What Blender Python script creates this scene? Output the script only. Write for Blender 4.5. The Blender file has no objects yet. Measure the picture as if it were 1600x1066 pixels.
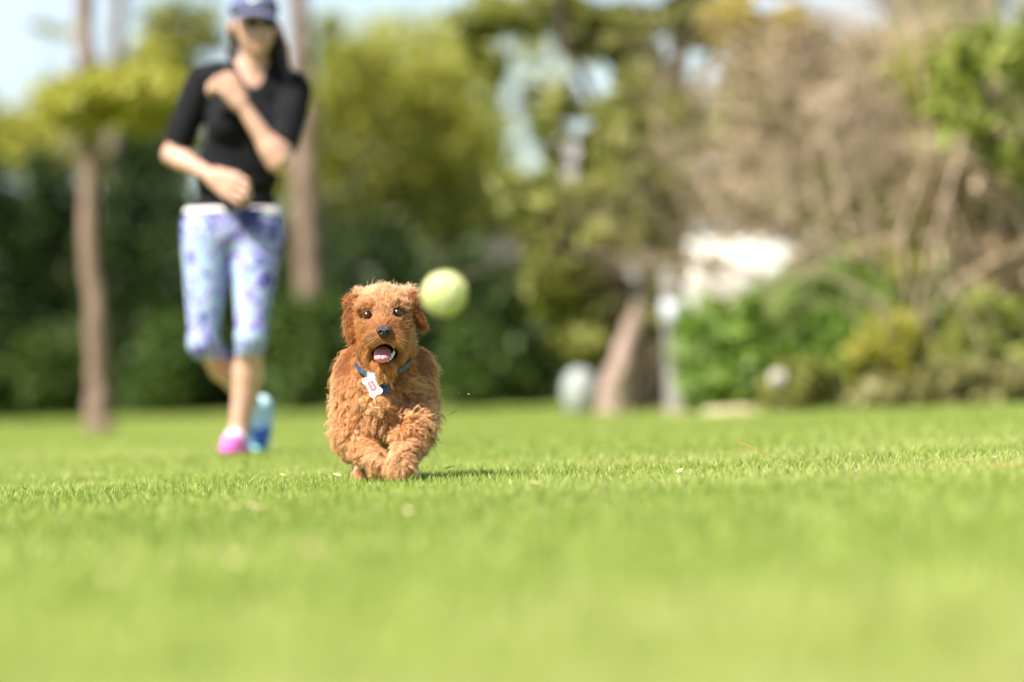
import bpy, math, random
import numpy as np
from mathutils import Matrix, Vector

random.seed(4)
rng = np.random.default_rng(7)
scene = bpy.context.scene
COL = scene.collection

# ------------------------------------------------------------------ camera
FPX = 8889.0                       # focal length in photograph pixels (200 mm on 36 mm)
ROLL = math.radians(2.2)
PITCH = 59.0 / FPX
CAM_H = 0.252
D_DOG = 13.9
D_WOM = 20.6
fwd = np.array([0, math.cos(PITCH), math.sin(PITCH)])
r0 = np.array([1.0, 0, 0]); u0 = np.array([0, -math.sin(PITCH), math.cos(PITCH)])
RV = math.cos(ROLL) * r0 - math.sin(ROLL) * u0
UV = math.sin(ROLL) * r0 + math.cos(ROLL) * u0
CPOS = np.array([0, 0, CAM_H])
cam_data = bpy.data.cameras.new('camera')
cam = bpy.data.objects.new('camera', cam_data); COL.objects.link(cam)
cam.matrix_world = Matrix(((RV[0], UV[0], -fwd[0], CPOS[0]), (RV[1], UV[1], -fwd[1], CPOS[1]),
                           (RV[2], UV[2], -fwd[2], CPOS[2]), (0, 0, 0, 1)))
cam_data.lens = 200; cam_data.sensor_width = 36; cam_data.sensor_fit = 'HORIZONTAL'
cam_data.clip_start = 0.1; cam_data.clip_end = 6000
cam_data.dof.use_dof = True
cam_data.dof.focus_distance = D_DOG - 0.06
cam_data.dof.aperture_fstop = 2.25
scene.camera = cam

# ------------------------------------------------------------------ world, sun, exposure
SUN_EL = math.radians(53)
SUN_AZ = math.radians(-130)        # clockwise from +Y: the sun stands to the left, a little behind the camera
world = bpy.data.worlds.new('World'); scene.world = world
world.use_nodes = True
wn = world.node_tree.nodes; wl = world.node_tree.links
bg = wn['Background']
sky = wn.new('ShaderNodeTexSky'); sky.sky_type = 'NISHITA'; sky.sun_disc = False
sky.sun_elevation = SUN_EL; sky.sun_rotation = SUN_AZ
sky.air_density = 0.9; sky.dust_density = 0.3; sky.ozone_density = 3.5
ctc = wn.new('ShaderNodeTexCoord'); cmap = wn.new('ShaderNodeMapping'); cmap.inputs['Scale'].default_value = (1.0, 1.0, 2.6)
cnz = wn.new('ShaderNodeTexNoise'); cnz.inputs['Scale'].default_value = 9.0; cnz.inputs['Detail'].default_value = 7.0; cnz.inputs['Roughness'].default_value = 0.6
crm = wn.new('ShaderNodeValToRGB'); crm.color_ramp.elements[0].position = 0.44; crm.color_ramp.elements[1].position = 0.66
crm.color_ramp.elements[1].color = (0.6, 0.6, 0.6, 1)
cmx = wn.new('ShaderNodeMix'); cmx.data_type = 'RGBA'; cmx.inputs[7].default_value = (5.6, 6.0, 6.9, 1)
wl.new(ctc.outputs['Generated'], cmap.inputs[0]); wl.new(cmap.outputs[0], cnz.inputs['Vector']); wl.new(cnz.outputs['Fac'], crm.inputs[0])
wl.new(crm.outputs[0], cmx.inputs[0]); wl.new(sky.outputs[0], cmx.inputs[6]); wl.new(cmx.outputs[2], bg.inputs['Color'])
bg.inputs['Strength'].default_value = 0.068
sun_d = bpy.data.lights.new('sun', 'SUN'); sun_d.energy = 5.0; sun_d.angle = math.radians(0.5)
sun_d.color = (1.0, 0.94, 0.85)
sun = bpy.data.objects.new('sun', sun_d); COL.objects.link(sun)
to_sun = Vector((math.sin(SUN_AZ) * math.cos(SUN_EL), math.cos(SUN_AZ) * math.cos(SUN_EL), math.sin(SUN_EL)))
sun.rotation_euler = to_sun.to_track_quat('Z', 'Y').to_euler()
sun.location = (-20, -10, 30)
scene.view_settings.view_transform = 'Standard'
scene.view_settings.look = 'None'
scene.view_settings.exposure = 1.38
scene.view_settings.gamma = 1.0
scene.view_settings.use_curve_mapping = False
scene.cycles.max_bounces = 10
scene.cycles.transparent_max_bounces = 8
scene.cycles.use_denoising = True
try:
    scene.cycles_curves.shape = 'RIBBONS'
except Exception:
    pass

# ------------------------------------------------------------------ helpers
def at(px, py, d):
    """World point seen at photograph pixel (px, py) at depth d."""
    u = (px - 800) / FPX; v = (533 - py) / FPX
    return CPOS + d * (fwd + u * RV + v * UV)

def on_ground(px, d, z=0.0):
    """Point on the ground at depth d under photograph column px."""
    u = (px - 800) / FPX
    a = CPOS + d * (fwd + u * RV)
    v = (z - a[2]) / (d * UV[2])
    return a + d * v * UV

def tag(o, label=None, cat=None, group=None, kind=None):
    if label: o['label'] = label
    if cat: o['category'] = cat
    if group: o['group'] = group
    if kind: o['kind'] = kind
    return o

def empty(name, loc, rot=(0, 0, 0)):
    o = bpy.data.objects.new(name, None); COL.objects.link(o)
    o.location = loc; o.rotation_euler = rot; o.empty_display_size = 0.1
    return o

def mesh_obj(name, verts, faces, mat, parent=None, smooth=True):
    me = bpy.data.meshes.new(name)
    me.from_pydata([tuple(map(float, v)) for v in verts], [], [tuple(map(int, f)) for f in faces])
    me.update()
    if smooth: me.polygons.foreach_set('use_smooth', [True] * len(me.polygons))
    for m in (mat if isinstance(mat, (list, tuple)) else [mat]): me.materials.append(m)
    o = bpy.data.objects.new(name, me); COL.objects.link(o)
    if parent is not None: o.parent = parent
    return o

def np_mesh(name, verts, faces, mat, parent=None, tint=None, smooth=False):
    """Fast mesh from numpy arrays; faces all share one vertex count."""
    me = bpy.data.meshes.new(name)
    verts = np.ascontiguousarray(verts, dtype=np.float32); faces = np.ascontiguousarray(faces, dtype=np.int32)
    n, k = faces.shape
    me.vertices.add(len(verts)); me.vertices.foreach_set('co', verts.ravel())
    me.loops.add(n * k); me.loops.foreach_set('vertex_index', faces.ravel())
    me.polygons.add(n)
    me.polygons.foreach_set('loop_start', np.arange(0, n * k, k, dtype=np.int32))
    try: me.polygons.foreach_set('loop_total', np.full(n, k, dtype=np.int32))
    except Exception: pass
    if tint is not None:
        a = me.attributes.new('tint', 'FLOAT', 'POINT'); a.data.foreach_set('value', np.ascontiguousarray(tint, dtype=np.float32))
    me.update(calc_edges=True); me.validate()
    if smooth: me.polygons.foreach_set('use_smooth', np.ones(n, dtype=bool))
    for m in (mat if isinstance(mat, (list, tuple)) else [mat]): me.materials.append(m)
    o = bpy.data.objects.new(name, me); COL.objects.link(o)
    if parent is not None: o.parent = parent
    return o

# ------------------------------------------------------------------ materials
def mat_new(name):
    m = bpy.data.materials.new(name); m.use_nodes = True
    nt = m.node_tree
    for n in list(nt.nodes): nt.nodes.remove(n)
    out = nt.nodes.new('ShaderNodeOutputMaterial')
    return m, nt, out

def ramp(nt, stops, interp='LINEAR'):
    r = nt.nodes.new('ShaderNodeValToRGB'); cr = r.color_ramp; cr.interpolation = interp
    while len(cr.elements) < len(stops): cr.elements.new(0.5)
    for e, (p, c) in zip(cr.elements, stops):
        e.position = p; e.color = (*c, 1)
    return r

def surf_mat(name, c1, c2, scale=20, rough=0.8, bump=0.0, bscale=80, spec=0.3, detail=5, sss=0.0, stretch=None, sheen=0.0):
    m, nt, out = mat_new(name)
    p = nt.nodes.new('ShaderNodeBsdfPrincipled')
    tc = nt.nodes.new('ShaderNodeTexCoord')
    vec = tc.outputs['Object']
    if stretch:
        mp = nt.nodes.new('ShaderNodeMapping'); mp.inputs['Scale'].default_value = stretch
        nt.links.new(vec, mp.inputs[0]); vec = mp.outputs[0]
    nz = nt.nodes.new('ShaderNodeTexNoise'); nz.inputs['Scale'].default_value = scale; nz.inputs['Detail'].default_value = detail
    nt.links.new(vec, nz.inputs['Vector'])
    r = ramp(nt, [(0.32, c1), (0.68, c2)])
    nt.links.new(nz.outputs['Fac'], r.inputs[0]); nt.links.new(r.outputs[0], p.inputs['Base Color'])
    p.inputs['Roughness'].default_value = rough; p.inputs['Specular IOR Level'].default_value = spec
    if sss:
        p.inputs['Subsurface Weight'].default_value = sss; p.inputs['Subsurface Radius'].default_value = (0.012, 0.005, 0.003)
        p.inputs['Subsurface Scale'].default_value = 1.0
    if sheen: p.inputs['Sheen Weight'].default_value = sheen
    if bump:
        n2 = nt.nodes.new('ShaderNodeTexNoise'); n2.inputs['Scale'].default_value = bscale; n2.inputs['Detail'].default_value = 6
        nt.links.new(vec, n2.inputs['Vector'])
        b = nt.nodes.new('ShaderNodeBump'); b.inputs['Strength'].default_value = bump; b.inputs['Distance'].default_value = 0.01
        nt.links.new(n2.outputs['Fac'], b.inputs['Height']); nt.links.new(b.outputs[0], p.inputs['Normal'])
    nt.links.new(p.outputs[0], out.inputs[0])
    return m

def leaf_mat(name, stops, trans=0.35, gloss=0.06):
    """Leaf or blade: per-leaf colour from the 'tint' attribute, some light passing through."""
    m, nt, out = mat_new(name)
    at_ = nt.nodes.new('ShaderNodeAttribute'); at_.attribute_name = 'tint'
    r = ramp(nt, stops); nt.links.new(at_.outputs['Fac'], r.inputs[0])
    d = nt.nodes.new('ShaderNodeBsdfDiffuse'); t = nt.nodes.new('ShaderNodeBsdfTranslucent')
    g = nt.nodes.new('ShaderNodeBsdfGlossy'); g.inputs['Roughness'].default_value = 0.55
    m1 = nt.nodes.new('ShaderNodeMixShader'); m1.inputs[0].default_value = trans
    m2 = nt.nodes.new('ShaderNodeMixShader'); m2.inputs[0].default_value = gloss
    nt.links.new(r.outputs[0], d.inputs[0]); nt.links.new(r.outputs[0], t.inputs[0])
    nt.links.new(d.outputs[0], m1.inputs[1]); nt.links.new(t.outputs[0], m1.inputs[2])
    nt.links.new(m1.outputs[0], m2.inputs[1]); nt.links.new(g.outputs[0], m2.inputs[2])
    nt.links.new(m2.outputs[0], out.inputs[0])
    return m

# ------------------------------------------------------------------ SDF modelling (smooth unions meshed by surface nets)
class Field:
    def __init__(self, lo, hi, h):
        self.lo = np.array(lo, float); self.h = h
        self.n = np.ceil((np.array(hi, float) - self.lo) / h).astype(int) + 1
        self.f = np.full(self.n, 1.0, dtype=np.float32)
    def grid(self, lo, hi):
        a = np.clip(np.floor((np.array(lo) - self.lo) / self.h).astype(int), 0, self.n - 1)
        b = np.clip(np.ceil((np.array(hi) - self.lo) / self.h).astype(int) + 1, 1, self.n)
        sl = tuple(slice(i, j) for i, j in zip(a, b))
        ax = [(self.lo[i] + self.h * np.arange(a[i], b[i])).astype(np.float32) for i in range(3)]
        return sl, ax[0][:, None, None], ax[1][None, :, None], ax[2][None, None, :]
    def smin(self, sl, d, k):
        f = self.f[sl]
        if k > 0:
            hh = np.maximum(k - np.abs(f - d), 0) / k
            self.f[sl] = np.minimum(f, d) - hh * hh * k * 0.25
        else: self.f[sl] = np.minimum(f, d)
    def smax_neg(self, sl, d, k):
        f = self.f[sl]; d = -d
        if k > 0:
            hh = np.maximum(k - np.abs(f - d), 0) / k
            self.f[sl] = np.maximum(f, d) + hh * hh * k * 0.25
        else: self.f[sl] = np.maximum(f, d)
    def cone(self, a, b, ra, rb, k=0.02, infl=0.0, clip=None):
        a = np.array(a, float); b = np.array(b, float); ra += infl; rb += infl
        m = max(ra, rb) + k + 3 * self.h
        sl, X, Y, Z = self.grid(np.minimum(a, b) - m, np.maximum(a, b) + m)
        ab = b - a; L2 = max(float(ab @ ab), 1e-9)
        t = np.clip(((X - a[0]) * ab[0] + (Y - a[1]) * ab[1] + (Z - a[2]) * ab[2]) / L2, 0, 1)
        d = np.sqrt((X - a[0] - t * ab[0])**2 + (Y - a[1] - t * ab[1])**2 + (Z - a[2] - t * ab[2])**2) - (ra + (rb - ra) * t)
        if clip is not None: d = np.maximum(d, clip(X, Y, Z))
        self.smin(sl, d.astype(np.float32), k)
    def chain(self, pts, rad, k=0.02, infl=0.0, clip=None):
        for i in range(len(pts) - 1): self.cone(pts[i], pts[i + 1], rad[i], rad[i + 1], k, infl, clip)
    def ell(self, c, r, k=0.02, rot=None, sub=False, infl=0.0, clip=None):
        c = np.array(c, float); r = np.array(r, float) + infl
        m = r.max() + k + 3 * self.h
        sl, X, Y, Z = self.grid(c - m, c + m)
        x, y, z = X - c[0], Y - c[1], Z - c[2]
        if rot is not None:
            R = np.array(rot.to_3x3()).T
            x, y, z = (R[0, 0]*x + R[0, 1]*y + R[0, 2]*z, R[1, 0]*x + R[1, 1]*y + R[1, 2]*z, R[2, 0]*x + R[2, 1]*y + R[2, 2]*z)
        k0 = np.sqrt((x / r[0])**2 + (y / r[1])**2 + (z / r[2])**2)
        k1 = np.sqrt((x / r[0]**2)**2 + (y / r[1]**2)**2 + (z / r[2]**2)**2) + 1e-9
        d = (k0 * (k0 - 1) / k1).astype(np.float32)
        if clip is not None: d = np.maximum(d, clip(X, Y, Z)).astype(np.float32)
        (self.smax_neg if sub else self.smin)(sl, d, k)
    def cut(self, fn):
        sl, X, Y, Z = self.grid(self.lo, self.lo + self.h * self.n)
        self.f = np.maximum(self.f, np.broadcast_to(fn(X, Y, Z), self.f.shape)).astype(np.float32)
    def mesh(self):
        f = self.f; s = f < 0
        cnt = np.zeros(np.array(f.shape) - 1, dtype=np.int8)
        for i in (0, 1):
            for j in (0, 1):
                for k in (0, 1):
                    cnt += s[i:f.shape[0]-1+i, j:f.shape[1]-1+j, k:f.shape[2]-1+k]
        mixed = (cnt > 0) & (cnt < 8)
        ci = np.argwhere(mixed); M = len(ci)
        idx = np.full(mixed.shape, -1, dtype=np.int64); idx[mixed] = np.arange(M)
        acc = np.zeros((M, 3)); num = np.zeros(M)
        for ax in range(3):
            e = np.zeros(3, int); e[ax] = 1
            o1, o2 = [i for i in range(3) if i != ax]
            for p in (0, 1):
                for q in (0, 1):
                    o = np.zeros(3, int); o[o1] = p; o[o2] = q
                    A = ci + o; B = A + e
                    fa = f[A[:, 0], A[:, 1], A[:, 2]]; fb = f[B[:, 0], B[:, 1], B[:, 2]]
                    c = (fa < 0) != (fb < 0)
                    t = np.where(c, fa / np.where(c, fa - fb, 1), 0)
                    acc += np.where(c[:, None], o + t[:, None] * e, 0); num += c
        V = self.lo + self.h * (ci + acc / num[:, None])
        F = []
        for ax in range(3):
            b_, c_ = (ax + 1) % 3, (ax + 2) % 3
            slo = [slice(None)] * 3; shi = [slice(None)] * 3
            slo[ax] = slice(0, -1); shi[ax] = slice(1, None)
            sa = s[tuple(slo)]; cr = np.argwhere(sa != s[tuple(shi)])
            ok = (cr[:, b_] > 0) & (cr[:, c_] > 0) & (cr[:, b_] < f.shape[b_] - 1) & (cr[:, c_] < f.shape[c_] - 1)
            cr = cr[ok]
            def cell(db, dc):
                q = cr.copy(); q[:, b_] += db; q[:, c_] += dc
                return idx[q[:, 0], q[:, 1], q[:, 2]]
            quad = np.stack([cell(-1, -1), cell(0, -1), cell(0, 0), cell(-1, 0)], 1)
            inside = sa[cr[:, 0], cr[:, 1], cr[:, 2]]
            quad[~inside] = quad[~inside][:, ::-1]
            F.append(quad)
        return V, np.concatenate(F)

def relax(V, F, n=2, w=0.5):
    e = np.concatenate([F[:, [0, 1]], F[:, [1, 2]], F[:, [2, 3]], F[:, [3, 0]]])
    for _ in range(n):
        s = np.zeros_like(V); c = np.zeros(len(V))
        np.add.at(s, e[:, 0], V[e[:, 1]]); np.add.at(c, e[:, 0], 1)
        V = V * (1 - w) + w * s / np.maximum(c, 1)[:, None]
    return V

def tube_arrays(pts, rad, sides=8, rough=0.0, rg=None, close=True):
    pts = np.array(pts, float); n = len(pts)
    T = np.gradient(pts, axis=0); T /= np.linalg.norm(T, axis=1)[:, None] + 1e-9
    ref = np.array([0, 1.0, 0]) if abs(T[0][1]) < 0.9 else np.array([1.0, 0, 0])
    V = []
    for i in range(n):
        a = np.cross(T[i], ref); a /= np.linalg.norm(a) + 1e-9; b = np.cross(T[i], a)
        ang = np.linspace(0, 2 * np.pi, sides, endpoint=False)
        rr = rad[i] * (1 + (rough * rg.standard_normal(sides) if rough else 0))
        V.append(pts[i] + (np.cos(ang) * rr)[:, None] * a + (np.sin(ang) * rr)[:, None] * b)
    V = np.concatenate(V)
    F = [(i * sides + j, i * sides + (j + 1) % sides, (i + 1) * sides + (j + 1) % sides, (i + 1) * sides + j)
         for i in range(n - 1) for j in range(sides)]
    return V, np.array(F)

def join_arrays(parts):
    V, F, o = [], [], 0
    for v, f in parts:
        V.append(v); F.append(f + o); o += len(v)
    return np.concatenate(V), np.concatenate(F)

# ------------------------------------------------------------------ ground
def ground():
    m, nt, out = mat_new('turf')
    p = nt.nodes.new('ShaderNodeBsdfPrincipled'); p.inputs['Roughness'].default_value = 0.95; p.inputs['Specular IOR Level'].default_value = 0.1
    tc = nt.nodes.new('ShaderNodeTexCoord')
    n1 = nt.nodes.new('ShaderNodeTexNoise'); n1.inputs['Scale'].default_value = 0.6; n1.inputs['Detail'].default_value = 8; n1.inputs['Roughness'].default_value = 0.65
    n2 = nt.nodes.new('ShaderNodeTexNoise'); n2.inputs['Scale'].default_value = 45; n2.inputs['Detail'].default_value = 6
    nt.links.new(tc.outputs['Object'], n1.inputs['Vector']); nt.links.new(tc.outputs['Object'], n2.inputs['Vector'])
    ra = ramp(nt, [(0.35, (0.16, 0.23, 0.03)), (0.65, (0.25, 0.28, 0.065))])
    rb = ramp(nt, [(0.3, (0.55, 0.55, 0.5)), (0.7, (1.1, 1.05, 1.0))])
    nt.links.new(n1.outputs['Fac'], ra.inputs[0]); nt.links.new(n2.outputs['Fac'], rb.inputs[0])
    mx = nt.nodes.new('ShaderNodeMix'); mx.data_type = 'RGBA'; mx.blend_type = 'MULTIPLY'; mx.inputs[0].default_value = 1
    nt.links.new(ra.outputs[0], mx.inputs[6]); nt.links.new(rb.outputs[0], mx.inputs[7])
    nt.links.new(mx.outputs[2], p.inputs['Base Color']); nt.links.new(p.outputs[0], out.inputs[0])
    R = 3000.0
    xs = [-R, -200, -40, -10, 10, 40, 200, R]; ys = [-400, -20, 0, 20, 40, 70, 200, R]
    V = [(x, y, 0) for y in ys for x in xs]; nx = len(xs)
    F = [(j*nx+i, j*nx+i+1, (j+1)*nx+i+1, (j+1)*nx+i) for j in range(len(ys)-1) for i in range(nx-1)]
    o = mesh_obj('ground', V, F, m, smooth=False)
    tag(o, 'flat lawn ground reaching to the shrubs and trees', 'ground', kind='structure')
ground()

def vnoise(x, y, s, seed):
    """Cheap smooth value noise, 0..1."""
    r = np.random.default_rng(seed).random((64, 64))
    x = x / s; y = y / s; i = np.floor(x).astype(int); j = np.floor(y).astype(int); u = x - i; v = y - j
    u = u * u * (3 - 2 * u); v = v * v * (3 - 2 * v)
    g = lambda a, b: r[a % 64, b % 64]
    return (g(i, j) * (1 - u) + g(i + 1, j) * u) * (1 - v) + (g(i, j + 1) * (1 - u) + g(i + 1, j + 1) * u) * v

def grass():
    m = leaf_mat('grass_blades', [(0.0, (0.195, 0.275, 0.035)), (0.45, (0.315, 0.395, 0.068)), (0.78, (0.43, 0.485, 0.13)), (0.88, (0.50, 0.48, 0.16)), (1.0, (0.64, 0.56, 0.32))], trans=0.40, gloss=0.03)
    VV, FF, TT = [], [], []; off = 0
    for d0, d1, dens, w, hmin, hmax in ((3.2, 9, 3200, .0042, .016, .032), (9, 18, 6200, .0028, .014, .033), (18, 32, 1700, .006, .018, .038), (32, 72, 430, .012, .020, .042)):
        area_w = lambda d: 0.19 * d + 3.4
        n = int(dens * 0.5 * (area_w(d0) + area_w(d1)) * (d1 - d0))
        y = d0 + (d1 - d0) * rng.random(int(n * 1.5)); keep = rng.random(len(y)) < area_w(y) / area_w(d1); y = y[keep][:n]
        x = (rng.random(len(y)) - .5) * area_w(y); n = len(y)
        tuft = vnoise(x + 50, y + 50, .11, 3); patch = vnoise(x + 50, y + 50, .9, 5)
        hgt = hmin + (hmax - hmin) * rng.random(n) ** 1.2 * (0.55 + 0.75 * tuft)
        if d0 < 18:      # blades pressed flat under the paws
            pass
        a = rng.random(n) * 2 * np.pi; lean = rng.random(n) ** 1.3 * 0.75
        la = rng.random(n) * 2 * np.pi
        lx = np.cos(la) * lean * hgt; ly = np.sin(la) * lean * hgt
        ww = w * (0.6 + 0.7 * rng.random(n))
        wx = np.cos(a) * ww / 2; wy = np.sin(a) * ww / 2
        t = np.clip(0.12 + 0.55 * rng.random(n) + 0.42 * (patch - .45) + 0.14 * (tuft - .5), 0, .84)
        t += 0.18 * np.clip((9.5 - y) / 5.5, 0, 1) * (rng.random(n) < .65)
        dry = rng.random(n) < 0.05 + 0.40 * np.clip(patch - .58, 0, 1); t[dry] = 0.86 + 0.14 * rng.random(dry.sum())
        t = np.clip(t, 0, 1)
        z = np.zeros(n)
        if d1 <= 18:
            p = np.stack([np.stack([x - wx, y - wy, z], 1), np.stack([x + wx, y + wy, z], 1),
                          np.stack([x - wx*.8 + lx*.35, y - wy*.8 + ly*.35, hgt*.6], 1), np.stack([x + wx*.8 + lx*.35, y + wy*.8 + ly*.35, hgt*.6], 1),
                          np.stack([x + lx, y + ly, hgt], 1)], 1)
            tri = np.array([[0, 1, 3], [0, 3, 2], [2, 3, 4]])
        else:
            p = np.stack([np.stack([x - wx, y - wy, z], 1), np.stack([x + wx, y + wy, z], 1), np.stack([x + lx, y + ly, hgt], 1)], 1)
            tri = np.array([[0, 1, 2]])
        k = p.shape[1]
        VV.append(p.reshape(-1, 3)); FF.append((np.arange(n)[:, None, None] * k + tri[None] + off).reshape(-1, 3)); TT.append(np.repeat(t, k)); off += n * k
    o = np_mesh('grass', np.concatenate(VV), np.concatenate(FF), m, tint=np.concatenate(TT))
    tag(o, 'short bright green mown grass covering the lawn', 'grass', kind='stuff')
grass()

# ------------------------------------------------------------------ trees and shrubs
BARK_PINK = surf_mat('pine_bark', (0.11, 0.072, 0.052), (0.29, 0.205, 0.155), scale=14, rough=0.95, bump=0.6, bscale=14, spec=0.1, stretch=(1, 1, 0.3))
BARK_GREY = surf_mat('grey_bark', (0.12, 0.09, 0.075), (0.24, 0.19, 0.16), scale=9, rough=0.95, bump=0.6, bscale=14, spec=0.1, stretch=(1, 1, 0.3))
BARK_DARK = surf_mat('dark_bark', (0.045, 0.035, 0.03), (0.10, 0.08, 0.065), scale=9, rough=0.95, bump=0.6, bscale=14, spec=0.1, stretch=(1, 1, 0.3))
BARK_PALE = surf_mat('pale_bark', (0.22, 0.155, 0.12), (0.40, 0.30, 0.245), scale=9, rough=0.95, bump=0.5, bscale=14, spec=0.1, stretch=(1, 1, 0.3))
TWIG = surf_mat('twig_bark', (0.36, 0.265, 0.185), (0.54, 0.415, 0.30), scale=12, rough=0.9, spec=0.15)
LM = {
 'dark': leaf_mat('dark_leaves', [(0, (0.008, 0.020, 0.005)), (.6, (0.025, 0.046, 0.008)), (1, (0.08, 0.12, 0.018))], .25, .02),  # shade of the trees over the hedge is put into this colour
 'deep': leaf_mat('deep_green_leaves', [(0, (0.02, 0.045, 0.008)), (.6, (0.068, 0.115, 0.016)), (1, (0.15, 0.20, 0.035))], .3, .02),
 'mid': leaf_mat('mid_green_leaves', [(0, (0.05, 0.10, 0.014)), (.6, (0.105, 0.19, 0.028)), (1, (0.20, 0.28, 0.055))], .35, .05),
 'fresh': leaf_mat('fresh_green_leaves', [(0, (0.15, 0.19, 0.027)), (.6, (0.29, 0.33, 0.05)), (1, (0.42, 0.44, 0.10))], .4, .03),
 'bright': leaf_mat('bright_green_leaves', [(0, (0.10, 0.20, 0.015)), (.6, (0.20, 0.33, 0.03)), (1, (0.33, 0.44, 0.06))], .4, .05),
 'olive': leaf_mat('olive_leaves', [(0, (0.12, 0.135, 0.018)), (.6, (0.25, 0.26, 0.045)), (1, (0.40, 0.39, 0.11))], .4, .03),
 'yellow': leaf_mat('yellow_green_leaves', [(0, (0.25, 0.26, 0.022)), (.6, (0.42, 0.41, 0.05)), (1, (0.50, 0.46, 0.10))], .45, .03),
 'gold': leaf_mat('golden_leaves', [(0, (0.30, 0.22, 0.02)), (.6, (0.45, 0.34, 0.03)), (1, (0.55, 0.45, 0.08))], .4, .05),
 'brush': leaf_mat('brown_brush', [(0, (0.13, 0.12, 0.035)), (.6, (0.26, 0.24, 0.08)), (1, (0.38, 0.35, 0.14))], .3, .03),
 'tan': leaf_mat('tan_dry_leaves', [(0, (0.20, 0.14, 0.075)), (.6, (0.38, 0.285, 0.17)), (1, (0.54, 0.43, 0.29))], .3, .04),
}

def leaf_arrays(blobs, n, size, seed, clump=0.16, fill=0.35):
    """Leaf quads spread in clumps through ellipsoid blobs (cx,cy,cz,rx,ry,rz,weight)."""
    rg = np.random.default_rng(seed)
    w = np.array([b[6] for b in blobs], float); w /= w.sum()
    P = []
    for b, wi in zip(blobs, w):
        m = max(int(n * wi), 4); nc = max(m // 18, 3)
        v = rg.standard_normal((nc, 3)); v /= np.linalg.norm(v, axis=1)[:, None]
        c = v * (fill + (1 - fill) * rg.random(nc) ** 0.6)[:, None]
        q = c[rg.integers(0, nc, m)] + clump * rg.standard_normal((m, 3)) * (0.6 + 0.8 * rg.random((m, 1)))
        P.append(q * np.array(b[3:6]) + np.array(b[:3]))
    P = np.concatenate(P); n = len(P)
    P[:, 2] = np.where(P[:, 2] < 0.01, 0.01 + 0.25 * rg.random(n) * np.minimum(1, -P[:, 2] + .2), P[:, 2])
    a = rg.standard_normal((n, 3)); a /= np.linalg.norm(a, axis=1)[:, None]
    up = rg.standard_normal((n, 3)) + np.array([0, 0, .9]); b = np.cross(a, up); b /= np.linalg.norm(b, axis=1)[:, None] + 1e-9
    s = size * (0.6 + 0.8 * rg.random(n))[:, None]
    nn = np.cross(a, b)
    V = np.stack([P - a * s, P - b * s * .45 + nn * s * .12, P + a * s, P + b * s * .45 + nn * s * .12], 1).reshape(-1, 3)
    F = np.arange(n * 4).reshape(-1, 4)
    t = np.repeat(np.clip(rg.normal(.5, .22, n), 0, 1), 4)
    return V, F, t

def bend(p0, p1, n, wob, rg):
    t = np.linspace(0, 1, n)[:, None]
    p = np.array(p0) * (1 - t) + np.array(p1) * t
    o = np.cumsum(rg.standard_normal((n, 3)), 0) * wob; o -= o[0] + (o[-1] - o[0]) * t
    return p + o

def B(px, py, d, rx, ry, w=None, depth=None):
    """Crown blob centred on a photograph pixel at depth d, radii given in photograph pixels."""
    c = at(px, py, d); s = FPX / d
    return (c[0], c[1], c[2], rx / s, depth if depth else max(rx, ry) / s * .9, ry / s, w if w else rx * ry)

def tree(name, label, cat, base, stems, blobs, n, size, leafmat, bark, seed, group=None, extra=None, clump=.16, fill=.35, rough=.09):
    """Tree > trunk (with limbs), crown. stems: lists of (points, radii)."""
    rg = np.random.default_rng(seed)
    root = empty(name, base); tag(root, label, cat, group)
    b = np.array(base)
    parts = []
    for pts, rad in stems:
        P = [np.array(pts[0])]; R = [rad[0]]
        for i in range(len(pts) - 1):
            seg = bend(pts[i], pts[i + 1], 6, .012 * np.linalg.norm(np.array(pts[i + 1]) - pts[i]), rg)
            P += list(seg[1:]); R += list(np.linspace(rad[i], rad[i + 1], 6)[1:])
        parts.append(tube_arrays(np.array(P) - b, R, 10, rough, rg))
    V, F = join_arrays(parts)
    np_mesh('trunk', V, F, bark, root, smooth=True)
    if blobs:
        V, F, t = leaf_arrays([(q[0]-b[0], q[1]-b[1], q[2]-b[2], *q[3:]) for q in blobs], n, size, seed + 1, clump, fill)
        V[:, 2] = np.maximum(V[:, 2], .005)
        np_mesh('crown', V, F, leafmat, root, tint=t)
    if extra:
        for nm, bl, k, sz, mt in extra:
            V, F, t = leaf_arrays([(q[0]-b[0], q[1]-b[1], q[2]-b[2], *q[3:]) for q in bl], k, sz, seed + 9, clump, fill)
            tag(np_mesh(nm, V, F, mt, root, tint=t), kind='stuff')
    return root

def shrub(name, label, px, d, w, top, n, size, leafmat, seed, group, lobes=5, base_px=None):
    """Multi-stemmed shrub on the ground at column px; w = half width in pixels, top = pixel row of its top."""
    rg = np.random.default_rng(seed)
    g = on_ground(px, d); s = FPX / d
    hz = at(px, top, d)[2]; hw = w / s
    blobs = [(g[0], g[1], hz * .42, hw * .85, hw * .8, hz * .46, 3.0)]
    for i in range(lobes):
        a = rg.random() * 6.28; rr = hw * (.35 + .45 * rg.random())
        zc = hz * (.25 + .55 * rg.random())
        blobs.append((g[0] + math.cos(a) * rr, g[1] + math.sin(a) * rr, zc, hw * .45, hw * .45, min(hz * .28, hz - zc), .8))
    stems = []
    for i in range(4):
        a = rg.random() * 6.28
        stems.append(([g + [math.cos(a) * .06, math.sin(a) * .06, -.03], g + [math.cos(a) * hw * .25, math.sin(a) * hw * .25, hz * .4], g + [math.cos(a) * hw * .5, math.sin(a) * hw * .5, hz * .8]], [.03, .02, .008]))
    return tree(name, label, 'shrub', tuple(g), stems, blobs, n, size, leafmat, BARK_DARK, seed, group)

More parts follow.
